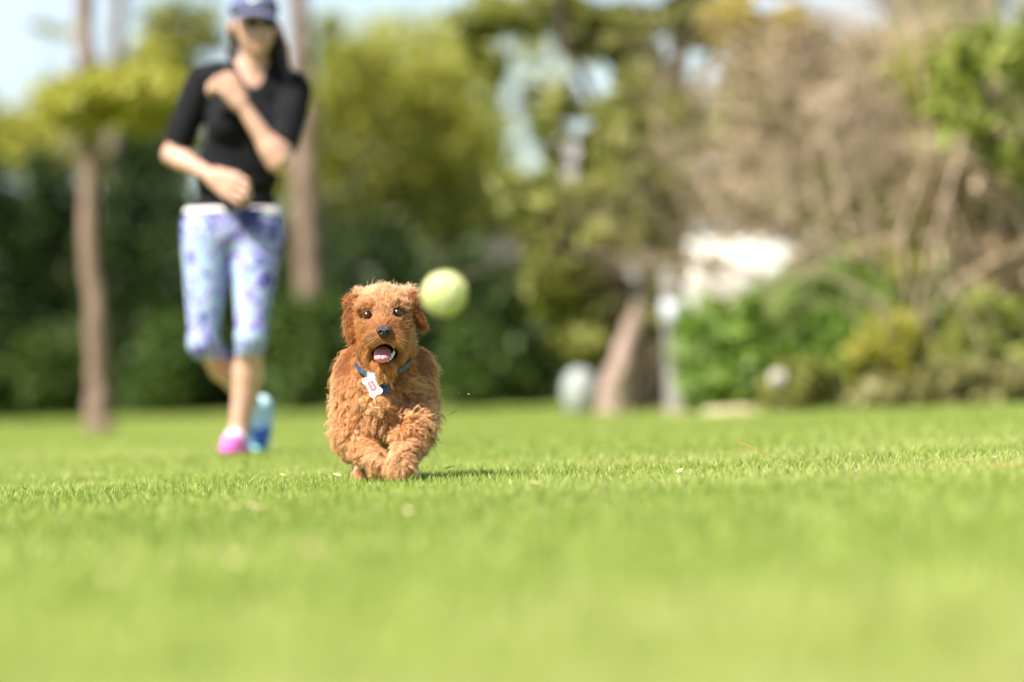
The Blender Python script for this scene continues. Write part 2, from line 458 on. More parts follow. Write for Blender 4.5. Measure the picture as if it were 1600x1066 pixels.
HEDGE = 'shrubs in the dark hedge line'
def hedge_row():
    data = [  # px, depth, half width, top row, material, label
        (-110, 61, 120, 225, 'dark', 'dark green evergreen shrub cut off by the left picture edge'),
        (45, 60, 115, 232, 'dark', 'tall dark evergreen shrub left of the front pine trunk'),
        (215, 59, 110, 222, 'dark', 'tall dark evergreen shrub between the front pine trunk and the woman'),
        (345, 56, 100, 270, 'dark', 'dark evergreen shrub hidden behind the legs of the woman'),
        (480, 54, 90, 372, 'dark', 'dark shrub just right of the woman below the second pine trunk'),
        (600, 52, 95, 330, 'dark', 'dark shrub directly behind the head of the dog'),
        (715, 50, 85, 385, 'dark', 'dark shrub behind the tennis ball'),
        (825, 48, 80, 400, 'dark', 'dark shrub between the tennis ball and the oak trunk'),
        (925, 47, 70, 430, 'dark', 'dark shrub just left of the pale leaning oak trunk'),
    ]
    for i, (px, d, w, top, mt, lab) in enumerate(data):
        shrub('evergreen_shrub', lab, px, d, w, top, 7000, .07, LM[mt], 100 + i, HEDGE)
    for i, (px, top, lab) in enumerate(((-40, 300, 'dark shrub at the back of the hedge at the left edge'), (140, 300, 'dark shrub at the back of the hedge behind the front pine'), (300, 320, 'dark shrub at the back of the hedge left of the woman'),
                                    (440, 350, 'dark shrub at the back of the hedge just behind the second pine'), (545, 370, 'dark shrub at the back of the hedge left above the dog'), (665, 390, 'dark shrub at the back of the hedge between dog and ball'),
                                    (775, 410, 'dark shrub at the back of the hedge right of the ball'), (885, 430, 'dark shrub at the back of the hedge nearest the oak'))):
        shrub('evergreen_shrub', lab, px, 66 - i, 110, top, 6000, .10, LM['dark'], 170 + i, HEDGE)
    low = [
        (95, 56, 75, 505, 'deep', 'low green bush at the foot of the hedge left of the front pine'),
        (270, 55, 80, 480, 'deep', 'low mid green bush beside the left leg of the woman'),
        (475, 50, 70, 455, 'deep', 'mid green bush at the base of the second pine trunk'),
        (20, 56, 70, 560, 'deep', 'lowest green bush at the far left of the hedge'),
        (580, 48, 55, 560, 'deep', 'small green bush peeping out left of the dog'),
        (745, 46, 70, 500, 'deep', 'green bush low behind the ball and the flying grass'),
    ]
    for i, (px, d, w, top, mt, lab) in enumerate(low):
        shrub('green_bush', lab, px, d, w, top, 2600, .06, LM[mt], 140 + i, 'lower bushes in front of the dark hedge')
hedge_row()

def background_trees():
    # front pine at the left
    d = 36; g = on_ground(154, d); s = FPX / d
    tree('pine_tree', 'slender pine with bare pinkish trunk standing on the lawn at far left', 'tree', tuple(g),
         [([g - [0, 0, .05], g + [.0, 0, .10], g + [.012, 0, .30], at(150, 540, d), at(139, 400, d), at(141, 240, d), at(133, 0, d), g + [-.2, .2, 6.5]], [.125, .085, .070, .066, .060, .055, .050, .035]),
          ([at(138, 215, d), at(190, 165, d), at(255, 150, d)], [.022, .014, .006]),
          ([at(138, 225, d), at(105, 180, d)], [.02, .006])],
         [B(190, 152, d, 105, 46), B(110, 170, d, 50, 28), B(255, 155, d, 50, 42), (g[0]-.2, g[1], 6.3, 1.6, 1.6, 1.2, 5000)], 6500, .05, LM['yellow'], BARK_PINK, 201, 'pines with bare trunks')
    # second pine behind the woman
    d = 53; g = on_ground(482, d)
    tree('pine_tree', 'thick pine with bare pinkish trunk rising behind the shoulder of the woman', 'tree', tuple(g),
         [([g - [0, 0, .05], g + [0, 0, .3], at(480, 350, d), at(474, 200, d), at(467, 0, d), g + [-.5, .2, 9]], [.17, .13, .12, .11, .105, .06])],
         [(g[0]-.5, g[1], 8.8, 2.2, 2.2, 1.6, 1)], 2500, .07, LM['olive'], BARK_PINK, 202, 'pines with bare trunks')
    d = 62
    for px, px2, rad, lab in ((196, 186, .075, 'thin grey pine trunk high up right of the front pine'), (120, 128, .05, 'thinnest grey pine trunk seen just beside the front pine')):
        g = on_ground(px, d)
        tree('pine_tree', lab, 'tree', tuple(g), [([g - [0, 0, .05], g + [0, 0, .3], at(px2, 0, d), g + [-.3, 0, 9]], [rad * 1.4, rad * 1.2, rad, rad * .5])],
             [(g[0]-.3, g[1], 8.8, 1.8, 1.8, 1.4, 1)], 1500, .07, LM['olive'], BARK_GREY, 203 + px, 'pines with bare trunks')
    # yellow green broadleaf trees behind the hedge
    d = 66
    def broad(px, d, blobs, n, mt, lab, seed, size=.08, trunk=.12, extra=None, bark=BARK_GREY, clump=.16):
        g = on_ground(px, d)
        c = np.array(max(blobs, key=lambda q: q[6])[:3])
        stems = [([g - [0, 0, .05], g + [0, 0, .4], (g + c) / 2, c], [trunk * 1.3, trunk, trunk * .8, trunk * .35])]
        for q in blobs: stems.append(([(g + c) / 2, ((g + c) / 2 + np.array(q[:3])) / 2 + [0, 0, .05], np.array(q[:3])], [trunk * .3, trunk * .2, trunk * .07]))
        return tree('broadleaf_tree', lab, 'tree', tuple(g), stems, blobs, n, size, LM[mt], bark, seed, 'broadleaf trees behind the lawn', extra=extra, clump=clump)
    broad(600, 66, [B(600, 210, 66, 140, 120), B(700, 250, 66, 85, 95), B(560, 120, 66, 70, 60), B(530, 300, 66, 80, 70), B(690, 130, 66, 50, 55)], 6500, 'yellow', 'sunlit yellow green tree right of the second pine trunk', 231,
          extra=[('shaded_leaf_clump', [B(640, 330, 66, 130, 60), B(740, 330, 66, 50, 50)], 2000, .08, LM['olive'])])  # shaded lower crown put in as olive leaf colour
    broad(290, 70, [B(285, 55, 70, 70, 55), B(255, 130, 70, 60, 60), B(320, 180, 70, 60, 60)], 2600, 'olive', 'thin olive tree between the left pines and the woman', 232)
    broad(20, 68, [B(10, 205, 68, 70, 40), B(-60, 190, 68, 60, 60), B(60, 235, 68, 90, 40), B(95, 45, 68, 40, 12)], 2600, 'yellow', 'low yellow green tree top at the left picture edge', 233)
    broad(170, 67, [B(150, 175, 67, 120, 55), B(240, 170, 67, 60, 70), B(170, 235, 67, 110, 45), B(215, 90, 67, 60, 40, 900)], 4600, 'yellow', 'sunlit yellow green tree showing above the hedge behind the front pine', 236)
    broad(700, 76, [B(640, 110, 76, 150, 90), B(740, 230, 76, 60, 60, 1600), B(850, 110, 76, 60, 60, 700), B(730, 50, 76, 60, 40, 900), B(800, 170, 76, 80, 120, 2600), B(880, 60, 76, 70, 60, 1300)], 4000, 'yellow', 'pale yellow green tree farthest back left of the oak crown', 237)
    broad(430, 74, [B(440, 250, 74, 70, 60), B(500, 60, 74, 40, 40, 600)], 2200, 'olive', 'olive tree right behind the woman and second pine', 234)
    broad(780, 72, [B(770, 300, 72, 60, 55), B(860, 330, 72, 70, 60), B(700, 330, 72, 60, 40)], 3000, 'olive', 'distant olive tree left of the oak above the pink roof', 235)

def oak():
    d = 36; g = on_ground(985, d)
    P = lambda px, py, dd=0: at(px, py, d + dd)
    b0 = on_ground(1018, d + .15)
    stems = [([b0 - [0, 0, .05], b0 + [0, 0, .15], P(1012, 520, .1), P(1020, 380), P(1050, 200), P(1075, 0), P(1090, -300)], [.17, .13, .11, .09, .065, .05, .03]),
             ([P(1020, 380), P(960, 230, -.2), P(880, 60, -.4), P(840, -200, -.5)], [.06, .038, .026, .015]),
             ([P(1045, 230), P(1110, 90, .2), P(1180, -60, .4)], [.045, .03, .02]),
             ([P(1015, 470), P(930, 400, -.3), P(860, 380, -.5)], [.06, .04, .02])]
    blobs = [B(1000, 300, d, 90, 100), B(900, 420, d, 75, 85), B(940, 530, d, 70, 40), B(1040, 200, d, 75, 75), B(1000, 110, d, 45, 50, 2000), B(880, 190, d, 60, 80, 1500), B(820, 20, d, 110, 40, 2800), B(950, 50, d, 90, 45, 3000), B(1000, 480, d, 60, 40, 2400), B(840, -200, d, 110, 80, 3000), B(1085, -260, d, 130, 110, 4500), B(1180, -80, d, 90, 70, 2500), B(950, -120, d, 120, 80, 3500), B(1090, 30, d, 80, 45),
             B(800, 300, d, 40, 40, 800), B(760, 80, d, 40, 70, 1000), B(1030, 400, d, 40, 70), B(1080, 290, d, 45, 45), B(860, 330, d, 55, 60)]
    tree('oak_tree', 'large olive leaved oak with dark forked trunk right of centre', 'tree', tuple(g), stems, blobs, 17500, .06, LM['olive'], BARK_DARK, 251, clump=.11)
    # pale leaning trunk beside it
    d2 = 35.2; g2 = on_ground(950, d2)
    tree('leaning_tree', 'pale pinkish tree trunk leaning right against the oak', 'tree', tuple(g2),
         [([g2 - [0, 0, .05], g2 + [0.02, 0, .12], at(975, 560, d2), at(998, 480, d2 + .1), at(1015, 330, d2 + .2), at(980, 150, d2 + .2)], [.12, .092, .076, .052, .036, .014])],
         [B(1000, 200, d2, 70, 80), B(960, 330, d2, 60, 50)], 1400, .055, LM['olive'], BARK_PALE, 252)

def twigs(origin, n_main, reach, levels, rg, r0, spread=.5, up=.8, kids=4):
    parts = []
    def grow(p, dirv, L, r, lev):
        k = 4; pts = [p]; dd = dirv
        for i in range(k):
            dd = dd + rg.standard_normal(3) * .22; dd /= np.linalg.norm(dd); pts.append(pts[-1] + dd * L / k)
        parts.append(tube_arrays(pts, np.linspace(r, r * .45, k + 1), 5 if lev < 2 else 3))
        if lev >= levels: return
        for i in range(kids):
            q = pts[rg.integers(1, k + 1)]
            nd = dd + rg.standard_normal(3) * .75 + np.array([0, 0, .1]); nd /= np.linalg.norm(nd)
            grow(q, nd, L * (.5 + .25 * rg.random()), r * .5, lev + 1)
    for i in range(n_main):
        a = rg.random() * 6.28
        v = np.array([math.cos(a) * spread, math.sin(a) * spread, up]); v /= np.linalg.norm(v)
        grow(np.array(origin) + [math.cos(a) * .05, math.sin(a) * .05, -.03], v, reach * (.8 + .4 * rg.random()), r0, 0)
    return join_arrays(parts)

def bare_tree(px, d, label, seed, n_main, reach, levels, r0, leafblobs, nleaf, mt, spread=.5, kids=4, extra=None):
    g = on_ground(px, d); rg = np.random.default_rng(seed)
    root = empty('bare_tree', tuple(g)); tag(root, label, 'tree', 'bare twiggy trees at the right')
    V, F = twigs((0, 0, 0), n_main, reach, levels, rg, r0, spread, kids=kids)
    V[:, 2] = np.where(V[:, 2] < -.03, .02 + np.abs(V[:, 2]) * .3, V[:, 2])
    np_mesh('trunk', V, F, TWIG, root, smooth=True)
    sh = lambda bl: [(q[0]-g[0], q[1]-g[1], q[2]-g[2], *q[3:]) for q in bl]
    V, F, t = leaf_arrays(sh(leafblobs), nleaf, .045, seed + 1)
    np_mesh('crown', V, F, LM[mt], root, tint=t)
    for nm, bl, k, mm in (extra or []):
        V, F, t = leaf_arrays(sh(bl), k, .045, seed + 2); tag(np_mesh(nm, V, F, LM[mm], root, tint=t), kind='stuff')

def right_side():
    d = 33
    bare_tree(1450, 34, 'widest bare tree with tangled pinkish twigs above the white house wall', 301, 5, 2.2, 4, .021,
              [B(1250, 130, 34, 130, 110), B(1380, 200, 34, 110, 100), B(1200, 230, 34, 90, 55)], 3600, 'tan', .30, 4,
              extra=[('golden_leaf_clump', [B(1150, 30, 34, 60, 40), B(1240, 50, 34, 60, 35), B(1370, 70, 34, 50, 40)], 900, 'gold'), ('olive_leaf_clump', [B(1190, 170, 34, 70, 70), B(1300, 270, 34, 80, 60), B(1340, 150, 34, 60, 60), B(1430, 250, 34, 60, 70), B(1500, 400, 34, 80, 60)], 3400, 'olive'), ('green_leaf_clump', [B(1400, 110, 34, 60, 50), B(1290, 330, 34, 50, 40), B(1450, 330, 34, 50, 60), B(1200, 100, 34, 60, 50), B(1380, 380, 34, 70, 50), B(1260, 200, 34, 70, 60)], 2600, 'yellow'), ('pale_leaf_clump', [B(1130, 395, 34, 50, 40), B(1190, 365, 34, 60, 40), B(1250, 400, 34, 60, 45)], 240, 'tan')])
    bare_tree(1500, 32.5, 'bare tree with pale hanging twigs near the right picture edge', 302, 6, 2.1, 4, .019,
              [B(1520, 280, 32.5, 80, 110), B(1570, 420, 32.5, 70, 90), B(1440, 330, 32.5, 50, 60, 1500)], 2600, 'tan', .35, 5,
              extra=[('green_leaf_clump', [B(1510, 180, 32.5, 60, 60), B(1590, 330, 32.5, 50, 60), B(1550, 90, 32.5, 50, 40)], 1000, 'bright'), ('yellow_leaf_clump', [B(1450, 120, 32.5, 60, 60), B(1480, 200, 32.5, 50, 50), B(1500, 330, 32.5, 60, 60), B(1420, 420, 32.5, 50, 40), B(1560, 430, 32.5, 60, 60)], 2000, 'yellow')])
    # backing trees
    for px, dd, bl, n, mt, lab, seed in (
        (1400, 44, [B(1370, 260, 44, 150, 110), B(1500, 150, 44, 120, 150), B(1330, 330, 44, 60, 60, 2500)], 6000, 'olive', 'dense olive tree standing behind the bare twigs', 311),
        (1480, 47, [B(1480, -10, 47, 110, 60), B(1400, 350, 47, 110, 90), B(1560, 380, 47, 100, 120)], 4500, 'dark', 'dark green tree showing through behind the twigs at upper right', 312),
        (1610, 31, [B(1660, 90, 31, 80, 110, 4000), B(1590, 60, 31, 60, 50, 1500), B(1565, 150, 31, 70, 90, 1900), B(1610, 240, 31, 60, 60, 1000), B(1510, 100, 31, 60, 60, 800), B(1520, 220, 31, 60, 80, 900), B(1480, 140, 31, 50, 50, 600)], 1300, 'fresh', 'bright green tree leaning in at the right picture edge', 313),
        (1260, 50, [B(1250, 150, 50, 120, 110), B(1160, 200, 50, 90, 60), B(1150, 305, 50, 100, 45, 6000), B(1250, 320, 50, 80, 50, 5000), B(1290, 400, 50, 35, 50, 1800)], 4600, 'tan', 'tan leaved tree behind the widest bare tree', 314)):
        g = on_ground(px + (110 if px == 1610 else 0), dd); c = np.array(bl[0][:3])
        tree('broadleaf_tree', lab, 'tree', tuple(g), [([g - [0, 0, .05], g + [0, 0, .3], (g + c) / 2, c], [.13, .1, .07, .03])] +
             [([(g + c) / 2, np.array(q[:3])], [.05, .015]) for q in bl], bl, n, .06, LM[mt], BARK_GREY, seed, 'broadleaf trees behind the lawn')
    for i, (px, dd, w, top, mt, n, lab) in enumerate((
        (1130, 32.0, 70, 460, 'bright', 3600, 'bright green bush right beside the grey post'),
        (1215, 33.0, 100, 440, 'bright', 5200, 'broad mid green bush below the white house wall'),
        (1330, 32.5, 112, 395, 'bright', 6000, 'tall bright green bush with yellowish tips right of the wall'),
        (1390, 31.0, 62, 490, 'yellow', 1800, 'yellow green bush glowing among the greens at right'),
        (1455, 33.0, 100, 415, 'bright', 5200, 'mid green bush under the bare trees at right'),
        (1570, 32.0, 100, 455, 'fresh', 3600, 'olive bush at the right picture edge'),
        (1245, 30.8, 60, 560, 'olive', 1300, 'low olive bush behind the small pale ball'),
        (1110, 34.5, 32, 455, 'gold', 500, 'small golden leaved bush tucked behind the grey post'))):
        shrub('leafy_bush', lab, px, dd, w, top, n, .055, LM[mt], 330 + i, 'leafy bushes along the right side')
    for i, (px, dd, w, top, lab) in enumerate((
        (1400, 30.6, 70, 590, 'low brown dry brush below the yellow green bush'),
        (1500, 30.5, 70, 548, 'low brown dry brush below the pale hanging twigs'),
        (1600, 30.5, 75, 572, 'low brown dry brush at the lower right picture edge'))):
        shrub('dry_brush', lab, px, dd, w, top, 1500, .05, LM['brush'], 350 + i, 'dry brush at the foot of the right bushes')
background_trees(); oak(); right_side()

# ------------------------------------------------------------------ houses glimpsed between the trees
WHITE_WALL = surf_mat('white_render', (0.76, 0.74, 0.70), (0.84, 0.82, 0.79), scale=4, rough=.9, spec=.2)
PINK_WALL = surf_mat('pink_render', (0.55, 0.42, 0.36), (0.64, 0.50, 0.43), scale=4, rough=.9, spec=.2)
ROOF_GREY = surf_mat('grey_roof', (0.35, 0.31, 0.29), (0.46, 0.41, 0.38), scale=6, rough=.9, spec=.2)
GLASS = surf_mat('window_glass', (0.03, 0.04, 0.05), (0.05, 0.06, 0.07), scale=2, rough=.1, spec=.6)

def box(c, s):
    c = np.array(c, float); s = np.array(s, float) / 2
    V = np.array([[x, y, z] for z in (-1, 1) for y in (-1, 1) for x in (-1, 1)]) * s + c
    F = np.array([[0, 2, 3, 1], [4, 5, 7, 6], [0, 1, 5, 4], [2, 6, 7, 3], [0, 4, 6, 2], [1, 3, 7, 5]])
    return V, F

def house(px, d, w, wall_h, label, wall, rise, win):
    g = on_ground(px, d); root = empty('house', tuple(g)); tag(root, label, 'house', 'houses glimpsed between the trees')
    V, F = box((0, 2, wall_h / 2), (w, 4, wall_h)); np_mesh('wall', V, F, wall, root)
    e = .25; zb = wall_h + .003; th = .08
    Vr = [(-w/2-e, -e, zb), (w/2+e, -e, zb), (w/2+e, 4+e, zb), (-w/2-e, 4+e, zb), (-w/2-e, 2, zb+rise), (w/2+e, 2, zb+rise),
          (-w/2-e, -e, zb+th), (w/2+e, -e, zb+th), (w/2+e, 4+e, zb+th), (-w/2-e, 4+e, zb+th), (-w/2-e, 2, zb+rise+th), (w/2+e, 2, zb+rise+th)]
    Fr = [(6, 7, 11, 10), (9, 10, 11, 8), (0, 1, 7, 6), (2, 3, 9, 8), (0, 6, 10, 9, 3, 4), (1, 2, 8, 11, 7, 5), (0, 3, 2, 1)]
    Fr = [(6, 7, 11, 10), (8, 9, 10, 11), (0, 1, 7, 6), (2, 3, 9, 8), (0, 6, 10, 9, 3), (1, 2, 8, 11, 7), (0, 3, 2, 1)]
    mesh_obj('roof', Vr, Fr, ROOF_GREY, root, smooth=False)
    for wx, wz in win:
        V, F = box((wx, -.02, wz), (.9, .06, 1.0)); o = np_mesh('window', V, F, WHITE_WALL, root)
        V, F = box((wx, -.055, wz), (.78, .02, .88)); np_mesh('pane', V, F, GLASS, o)
house(1180, 56, 3.3, 2.05, 'white walled house glimpsed between the oak and the bare trees', WHITE_WALL, .55, [(1.15, 1.0)])
house(790, 88, 5.0, 2.6, 'pinkish house glimpsed between the yellow green tree and the oak', PINK_WALL, .45, [(-1.6, 1.3)])

# ------------------------------------------------------------------ small far things: post, white bucket, pale ball, sandy patch
def far_things():
    wood = surf_mat('weathered_grey_wood', (0.20, 0.195, 0.18), (0.32, 0.31, 0.285), scale=10, rough=.9, bump=.4, bscale=20, stretch=(1, 1, .2))
    plate = surf_mat('pale_sign_plate', (0.46, 0.48, 0.55), (0.54, 0.56, 0.63), scale=3, rough=.6)
    d = 34; g = on_ground(1056, d); top = at(1048, 425, d); H = top[2]
    root = empty('post', tuple(g)); tag(root, 'pale grey post with a light plate standing right of the oak trunk', 'post')
    V, F = tube_arrays([(0, 0, -.05), (0, 0, .3), (-.005, 0, H * .6), (-.01, 0, H), (-.01, 0, H + .02)], [.062, .052, .048, .046, .024], 12)
    np_mesh('shaft', V, F, wood, root, smooth=True)
    pz = at(1052, 490, d)[2]
    V, F = box((.02, -.085, pz), (.17, .03, .15)); np_mesh('plate', V, F, plate, root)
    # white rounded drum at the oak
    d = 34.6; g = on_ground(908, d); s = FPX / d
    white = surf_mat('white_plastic', (0.27, 0.29, 0.27), (0.36, 0.38, 0.35), scale=5, rough=.5)
    R = 29 / s; h = at(908, 574, d)[2]
    prof = [(0, .0), (R * .55, .0), (R * .86, h * .18), (R, h * .45), (R * .95, h * .65), (R * .74, h * .86), (R * .4, h * .97), (0, h)]
    n = 20; V = [(r * math.cos(6.2832 * i / n), r * math.sin(6.2832 * i / n), z) for r, z in prof for i in range(n)]
    F = [(k * n + i, k * n + (i + 1) % n, (k + 1) * n + (i + 1) % n, (k + 1) * n + i) for k in range(len(prof) - 1) for i in range(n)]
    o = mesh_obj('white_bundle', V, F, white); o.location = tuple(g)
    tag(o, 'round white bundle on the ground at the left foot of the leaning trunk', 'bundle')
    d = 30.2; c = on_ground(1218, d); s = FPX / d; R = 15 / s
    zc = at(1218, 592, d)[2]
    pale = surf_mat('pale_flower_head', (0.34, 0.30, 0.26), (0.44, 0.40, 0.36), scale=25, rough=.9, bump=.6, bscale=40)
    root = empty('flower_plant', tuple(c)); tag(root, 'single pale round flower head on a stem before the right bushes', 'plant')
    F3 = Field((-R*1.6, -R*1.6, zc - R*1.6), (R*1.6, R*1.6, zc + R*1.6), R / 9)
    F3.ell((0, 0, zc), (R * .8, R * .8, R * .85), 0)
    rg = np.random.default_rng(3)
    for i in range(26):
        v = rg.standard_normal(3); v /= np.linalg.norm(v); F3.ell(np.array([0, 0, zc]) + v * R * .75, (R * .25,) * 3, R * .08)
    V, F = F3.mesh(); np_mesh('flower_head', V, F, pale, root, smooth=True)
    V, F = tube_arrays([(0, .02, 0), (.01, .02, zc * .5), (0, 0, zc - R * .6)], [.008, .007, .006], 6); np_mesh('stem', V, F, BARK_GREY, root, smooth=True)
    # bare sandy patch at the foot of the post
    d = 32.6; c = on_ground(1130, d)
    sand = surf_mat('dry_sand', (0.42, 0.34, 0.20), (0.54, 0.45, 0.29), scale=6, rough=1, bump=.4, bscale=30)
    rg = np.random.default_rng(8); n = 28; V = [(0, 0, .075)]
    for ring, (rr, z) in enumerate(((.45, .06), (.8, .035), (1.0, -.01))):
        for i in range(n):
            k = rr * (1 + .07 * rg.standard_normal()); V.append((.24 * k * math.cos(6.2832*i/n), 1.5 * k * math.sin(6.2832*i/n), z + .006 * rg.standard_normal()))
    F = [(0, 1 + i, 1 + (i + 1) % n) for i in range(n)] + [(1 + r*n + i, 1 + (r+1)*n + i, 1 + (r+1)*n + (i+1) % n, 1 + r*n + (i+1) % n) for r in range(2) for i in range(n)]
    o = mesh_obj('sand_mound', V, F, sand); o.location = tuple(c)
    tag(o, 'low tan sandy mound in the grass right of the grey post', 'mound', kind='structure')
far_things()

# ------------------------------------------------------------------ the woman
def woman():
    U = 1 / 432.0
    base = at(372, 709, D_WOM)
    root = empty('person', tuple(base), (0, ROLL, 0))
    tag(root, 'woman in navy cap, black top and patterned cropped leggings stepping forward on the lawn', 'person')
    q = lambda px, py, y: np.array([(px - 372) * U, y, (708 - py) * U])
    skin = surf_mat('skin', (0.47, 0.27, 0.19), (0.55, 0.335, 0.245), scale=12, rough=.5, spec=.35, sss=.12)
    lo, hi = (-.36, -.34, -.02), (.30, .58, 1.72)
    Z = lambda py: (708 - py) * U
    X = lambda px: (px - 372) * U
    # poses
    sh_r, el_r, wr_r = q(314, 130, .04), q(269, 240, .04), q(338, 277, -.13)      # her right arm (image left)
    sh_l, el_l, wr_l = q(459, 140, .04), q(438, 252, -.125), q(378, 160, -.135)     # her left arm (image right)
    hip_r, kn_r, an_r = q(324, 375, .02), q(318, 535, -.03), q(394, 634, .30)
    hip_l, kn_l, an_l = q(400, 375, .02), q(394, 528, -.10), q(373, 680, -.03)
    def torso(F, infl=0.0, hips=True, chest=True, clip=None):
        if chest:
            F.cone(q(330, 127, .035), q(446, 137, .035), .048, .046, .03, infl, clip)
            F.cone(q(366, 104, .035), q(322, 122, .035), .030, .044, .03, infl, clip); F.cone(q(416, 108, .035), q(452, 131, .035), .030, .042, .03, infl, clip)
            F.ell(q(384, 180, .03), (.138, .092, .165), .04, infl=infl, clip=clip)
            F.ell(q(353, 195, -.045), (.055, .048, .055), .04, infl=infl, clip=clip)
            F.ell(q(412, 197, -.045), (.055, .048, .055), .04, infl=infl, clip=clip)
            F.ell(q(371, 265, .03), (.138, .088, .15), .05, infl=infl, clip=clip)
        if hips:
            F.ell(q(363, 350, .035), (.178, .115, .12), .05, infl=infl, clip=clip)
    # body: one continuous surface
    F = Field(lo, hi, .0055)
    torso(F)
    F.ell(q(398, 32, -.005), (.072, .090, .104), .02)                      # skull
    F.ell(q(403, 60, -.040), (.052, .055, .055), .03)                      # jaw
    F.ell(q(405, 79, -.066), (.020, .018, .014), .02)                      # chin
    F.cone(q(409, 36, -.090), q(412, 54, -.108), .008, .012, .012)         # nose
    F.ell(q(359, 42, .0), (.010, .018, .028), .008); F.ell(q(435, 44, .0), (.010, .018, .028), .008)
    for dx in (-14, 14): F.ell(q(409 + dx, 37, -.088), (.014, .012, .010), .008, sub=True)   # eye sockets
    F.cone(q(397, 80, .012), q(389, 122, .03), .048, .056, .03)            # neck
    F.cone(sh_r, el_r, .050, .039, .03); F.cone(el_r, wr_r, .037, .023, .015)
    F.cone(sh_l, el_l, .052, .040, .03); F.cone(el_l, wr_l, .041, .024, .03)
    F.ell(el_r * .72 + wr_r * .28, (.035, .035, .035), .02); F.ell(el_l * .8 + wr_l * .2, (.039, .039, .039), .03)
    F.cone(hip_r, kn_r, .088, .042, .03); F.cone(hip_l, kn_l, .089, .042, .03)
    F.ell(kn_r, (.044, .049, .055), .02); F.ell(kn_l, (.044, .049, .055), .02)
    mid_r = kn_r * .65 + an_r * .35 + np.array([0, .02, -.01]); mid_l = kn_l * .65 + an_l * .35 + np.array([.004, .03, 0])
    F.chain([kn_r, mid_r, an_r], [.042, .045, .030], .02); F.chain([kn_l, mid_l, an_l], [.045, .052, .034], .02)
    F.cone(an_l, q(365, 698, -.16), .034, .028, .02); F.cone(an_r, q(400, 690, .24), .030, .026, .02)
    # hands: palm, four unequal bent fingers and a thumb each
    def hand(w, c, across, fwdv, curl, tfrom, side, sc=1.0):
        """w wrist, c knuckle centre, across = unit vector over the knuckles, fwdv = pointing direction, curl = bending direction."""
        across = across / np.linalg.norm(across)
        nrm = np.cross(across, c - w); nrm /= np.linalg.norm(nrm)
        for i, t in enumerate((-.034, -.011, .012, .033)):
            k = c + across * t * sc - fwdv * (.006 if i in (0, 3) else 0)
            F.cone(w + across * t * .5, k, .022, .0135 * sc, .010)
            L = (.040, .046, .042, .033)[i] * sc
            a = k + fwdv * L; b = a + (fwdv * .35 + curl * .8) * L * .62; e = b + (curl - fwdv * .45) * L * .5
            F.chain([k, a, b, e], [.0115, .0100, .0092, .0080], .003)
        tb = w * .62 + c * .38 + across * side * .022
        t1 = tb + across * side * .018 + fwdv * .024 + curl * .010; t2 = t1 + fwdv * .026 + curl * .014 - across * side * .006
        F.chain([w + across * side * .01, tb, t1, t2], [.014, .0125, .010, .0085], .006)
    dr = (q(374, 296, -.165) - wr_r); dr /= np.linalg.norm(dr)
    hand(wr_r, wr_r + dr * .085, np.array([.50, -.10, .86]), dr, np.array([.05, .75, -.55]), None, 1, 1.18)
    dl = (q(355, 128, -.150) - wr_l); dl /= np.linalg.norm(dl)
    hand(wr_l, wr_l + dl * .082, np.array([.62, .05, .78]), np.array([-.92, -.1, .25]), np.array([-.2, .65, -.6]), None, 1, 1.03)
    V, Q = F.mesh(); V = relax(V, Q, 1, .3)
    np_mesh('body', V, Q, skin, root, smooth=True)
    # black top
    black = surf_mat('black_jersey', (0.006, 0.006, 0.0075), (0.011, 0.011, 0.013), scale=30, rough=.9, bump=.5, bscale=25, spec=.15)
    F = Field((-.36, -.26, Z(345)), (.30, .24, Z(95)), .0055)
    torso(F, .011)
    def sleeve(sh, el, t, r1, r2):
        ax = (el - sh) / np.linalg.norm(el - sh); end = sh + (el - sh) * t
        cl = lambda X_, Y_, Z_: ((X_ - end[0]) * ax[0] + (Y_ - end[1]) * ax[1] + (Z_ - end[2]) * ax[2])
        F.cone(sh, el, r1, r2, .02, .012, cl)
    sleeve(sh_r, el_r, .86, .051, .041); sleeve(sh_l, el_l, .80, .053, .044)
    hem = Z(324)
    F.cut(lambda X_, Y_, Z_: hem - Z_ + .012 * np.sin(X_ * 14))
    F.ell(q(397, 97, -.075), (.055, .105, .095), .006, sub=True)
    F.cone(q(396, 70, .012), q(391, 112, .028), .056, .062, .0) if False else None
    F.ell(q(393, 96, .02), (.062, .062, .050), .006, sub=True)
    V, Q = F.mesh(); V = relax(V, Q, 2, .4)
    # soft folds in the jersey
    nrm = np.zeros_like(V); fn = np.cross(V[Q[:, 2]] - V[Q[:, 0]], V[Q[:, 3]] - V[Q[:, 1]])
    for i in range(4): np.add.at(nrm, Q[:, i], fn)
    nrm /= np.linalg.norm(nrm, axis=1)[:, None] + 1e-9
    fold = np.sin(V[:, 2] * 95 + 3 * np.sin(V[:, 0] * 17)) * np.clip((Z(230) - V[:, 2]) / .15, 0, 1) * .0035
    V = V + nrm * fold[:, None]
    np_mesh('black_top', V, Q, black, root, smooth=True)
    # white hem of the undershirt, left and right
    white = surf_mat('white_cotton', (0.62, 0.58, 0.58), (0.70, 0.66, 0.66), scale=20, rough=.9)
    F = Field((-.30, -.20, Z(352)), (.30, .26, Z(310)), .0055)
    torso(F, .0145, chest=True)
    top, bot = Z(322), Z(332)
    F.cut(lambda X_, Y_, Z_: np.maximum(Z_ - top, bot - Z_ - .02 * np.maximum(0, X_)))
    xc = X(372)
    F.cut(lambda X_, Y_, Z_: np.where(Y_ < .03, .035 - np.abs(X_ - xc), -1.0) + 0 * Z_)
    V, Q = F.mesh(); np_mesh('undershirt_hem', V, Q, white, root, smooth=True)
    # cropped leggings
    m, nt, out = mat_new('watercolour_print')
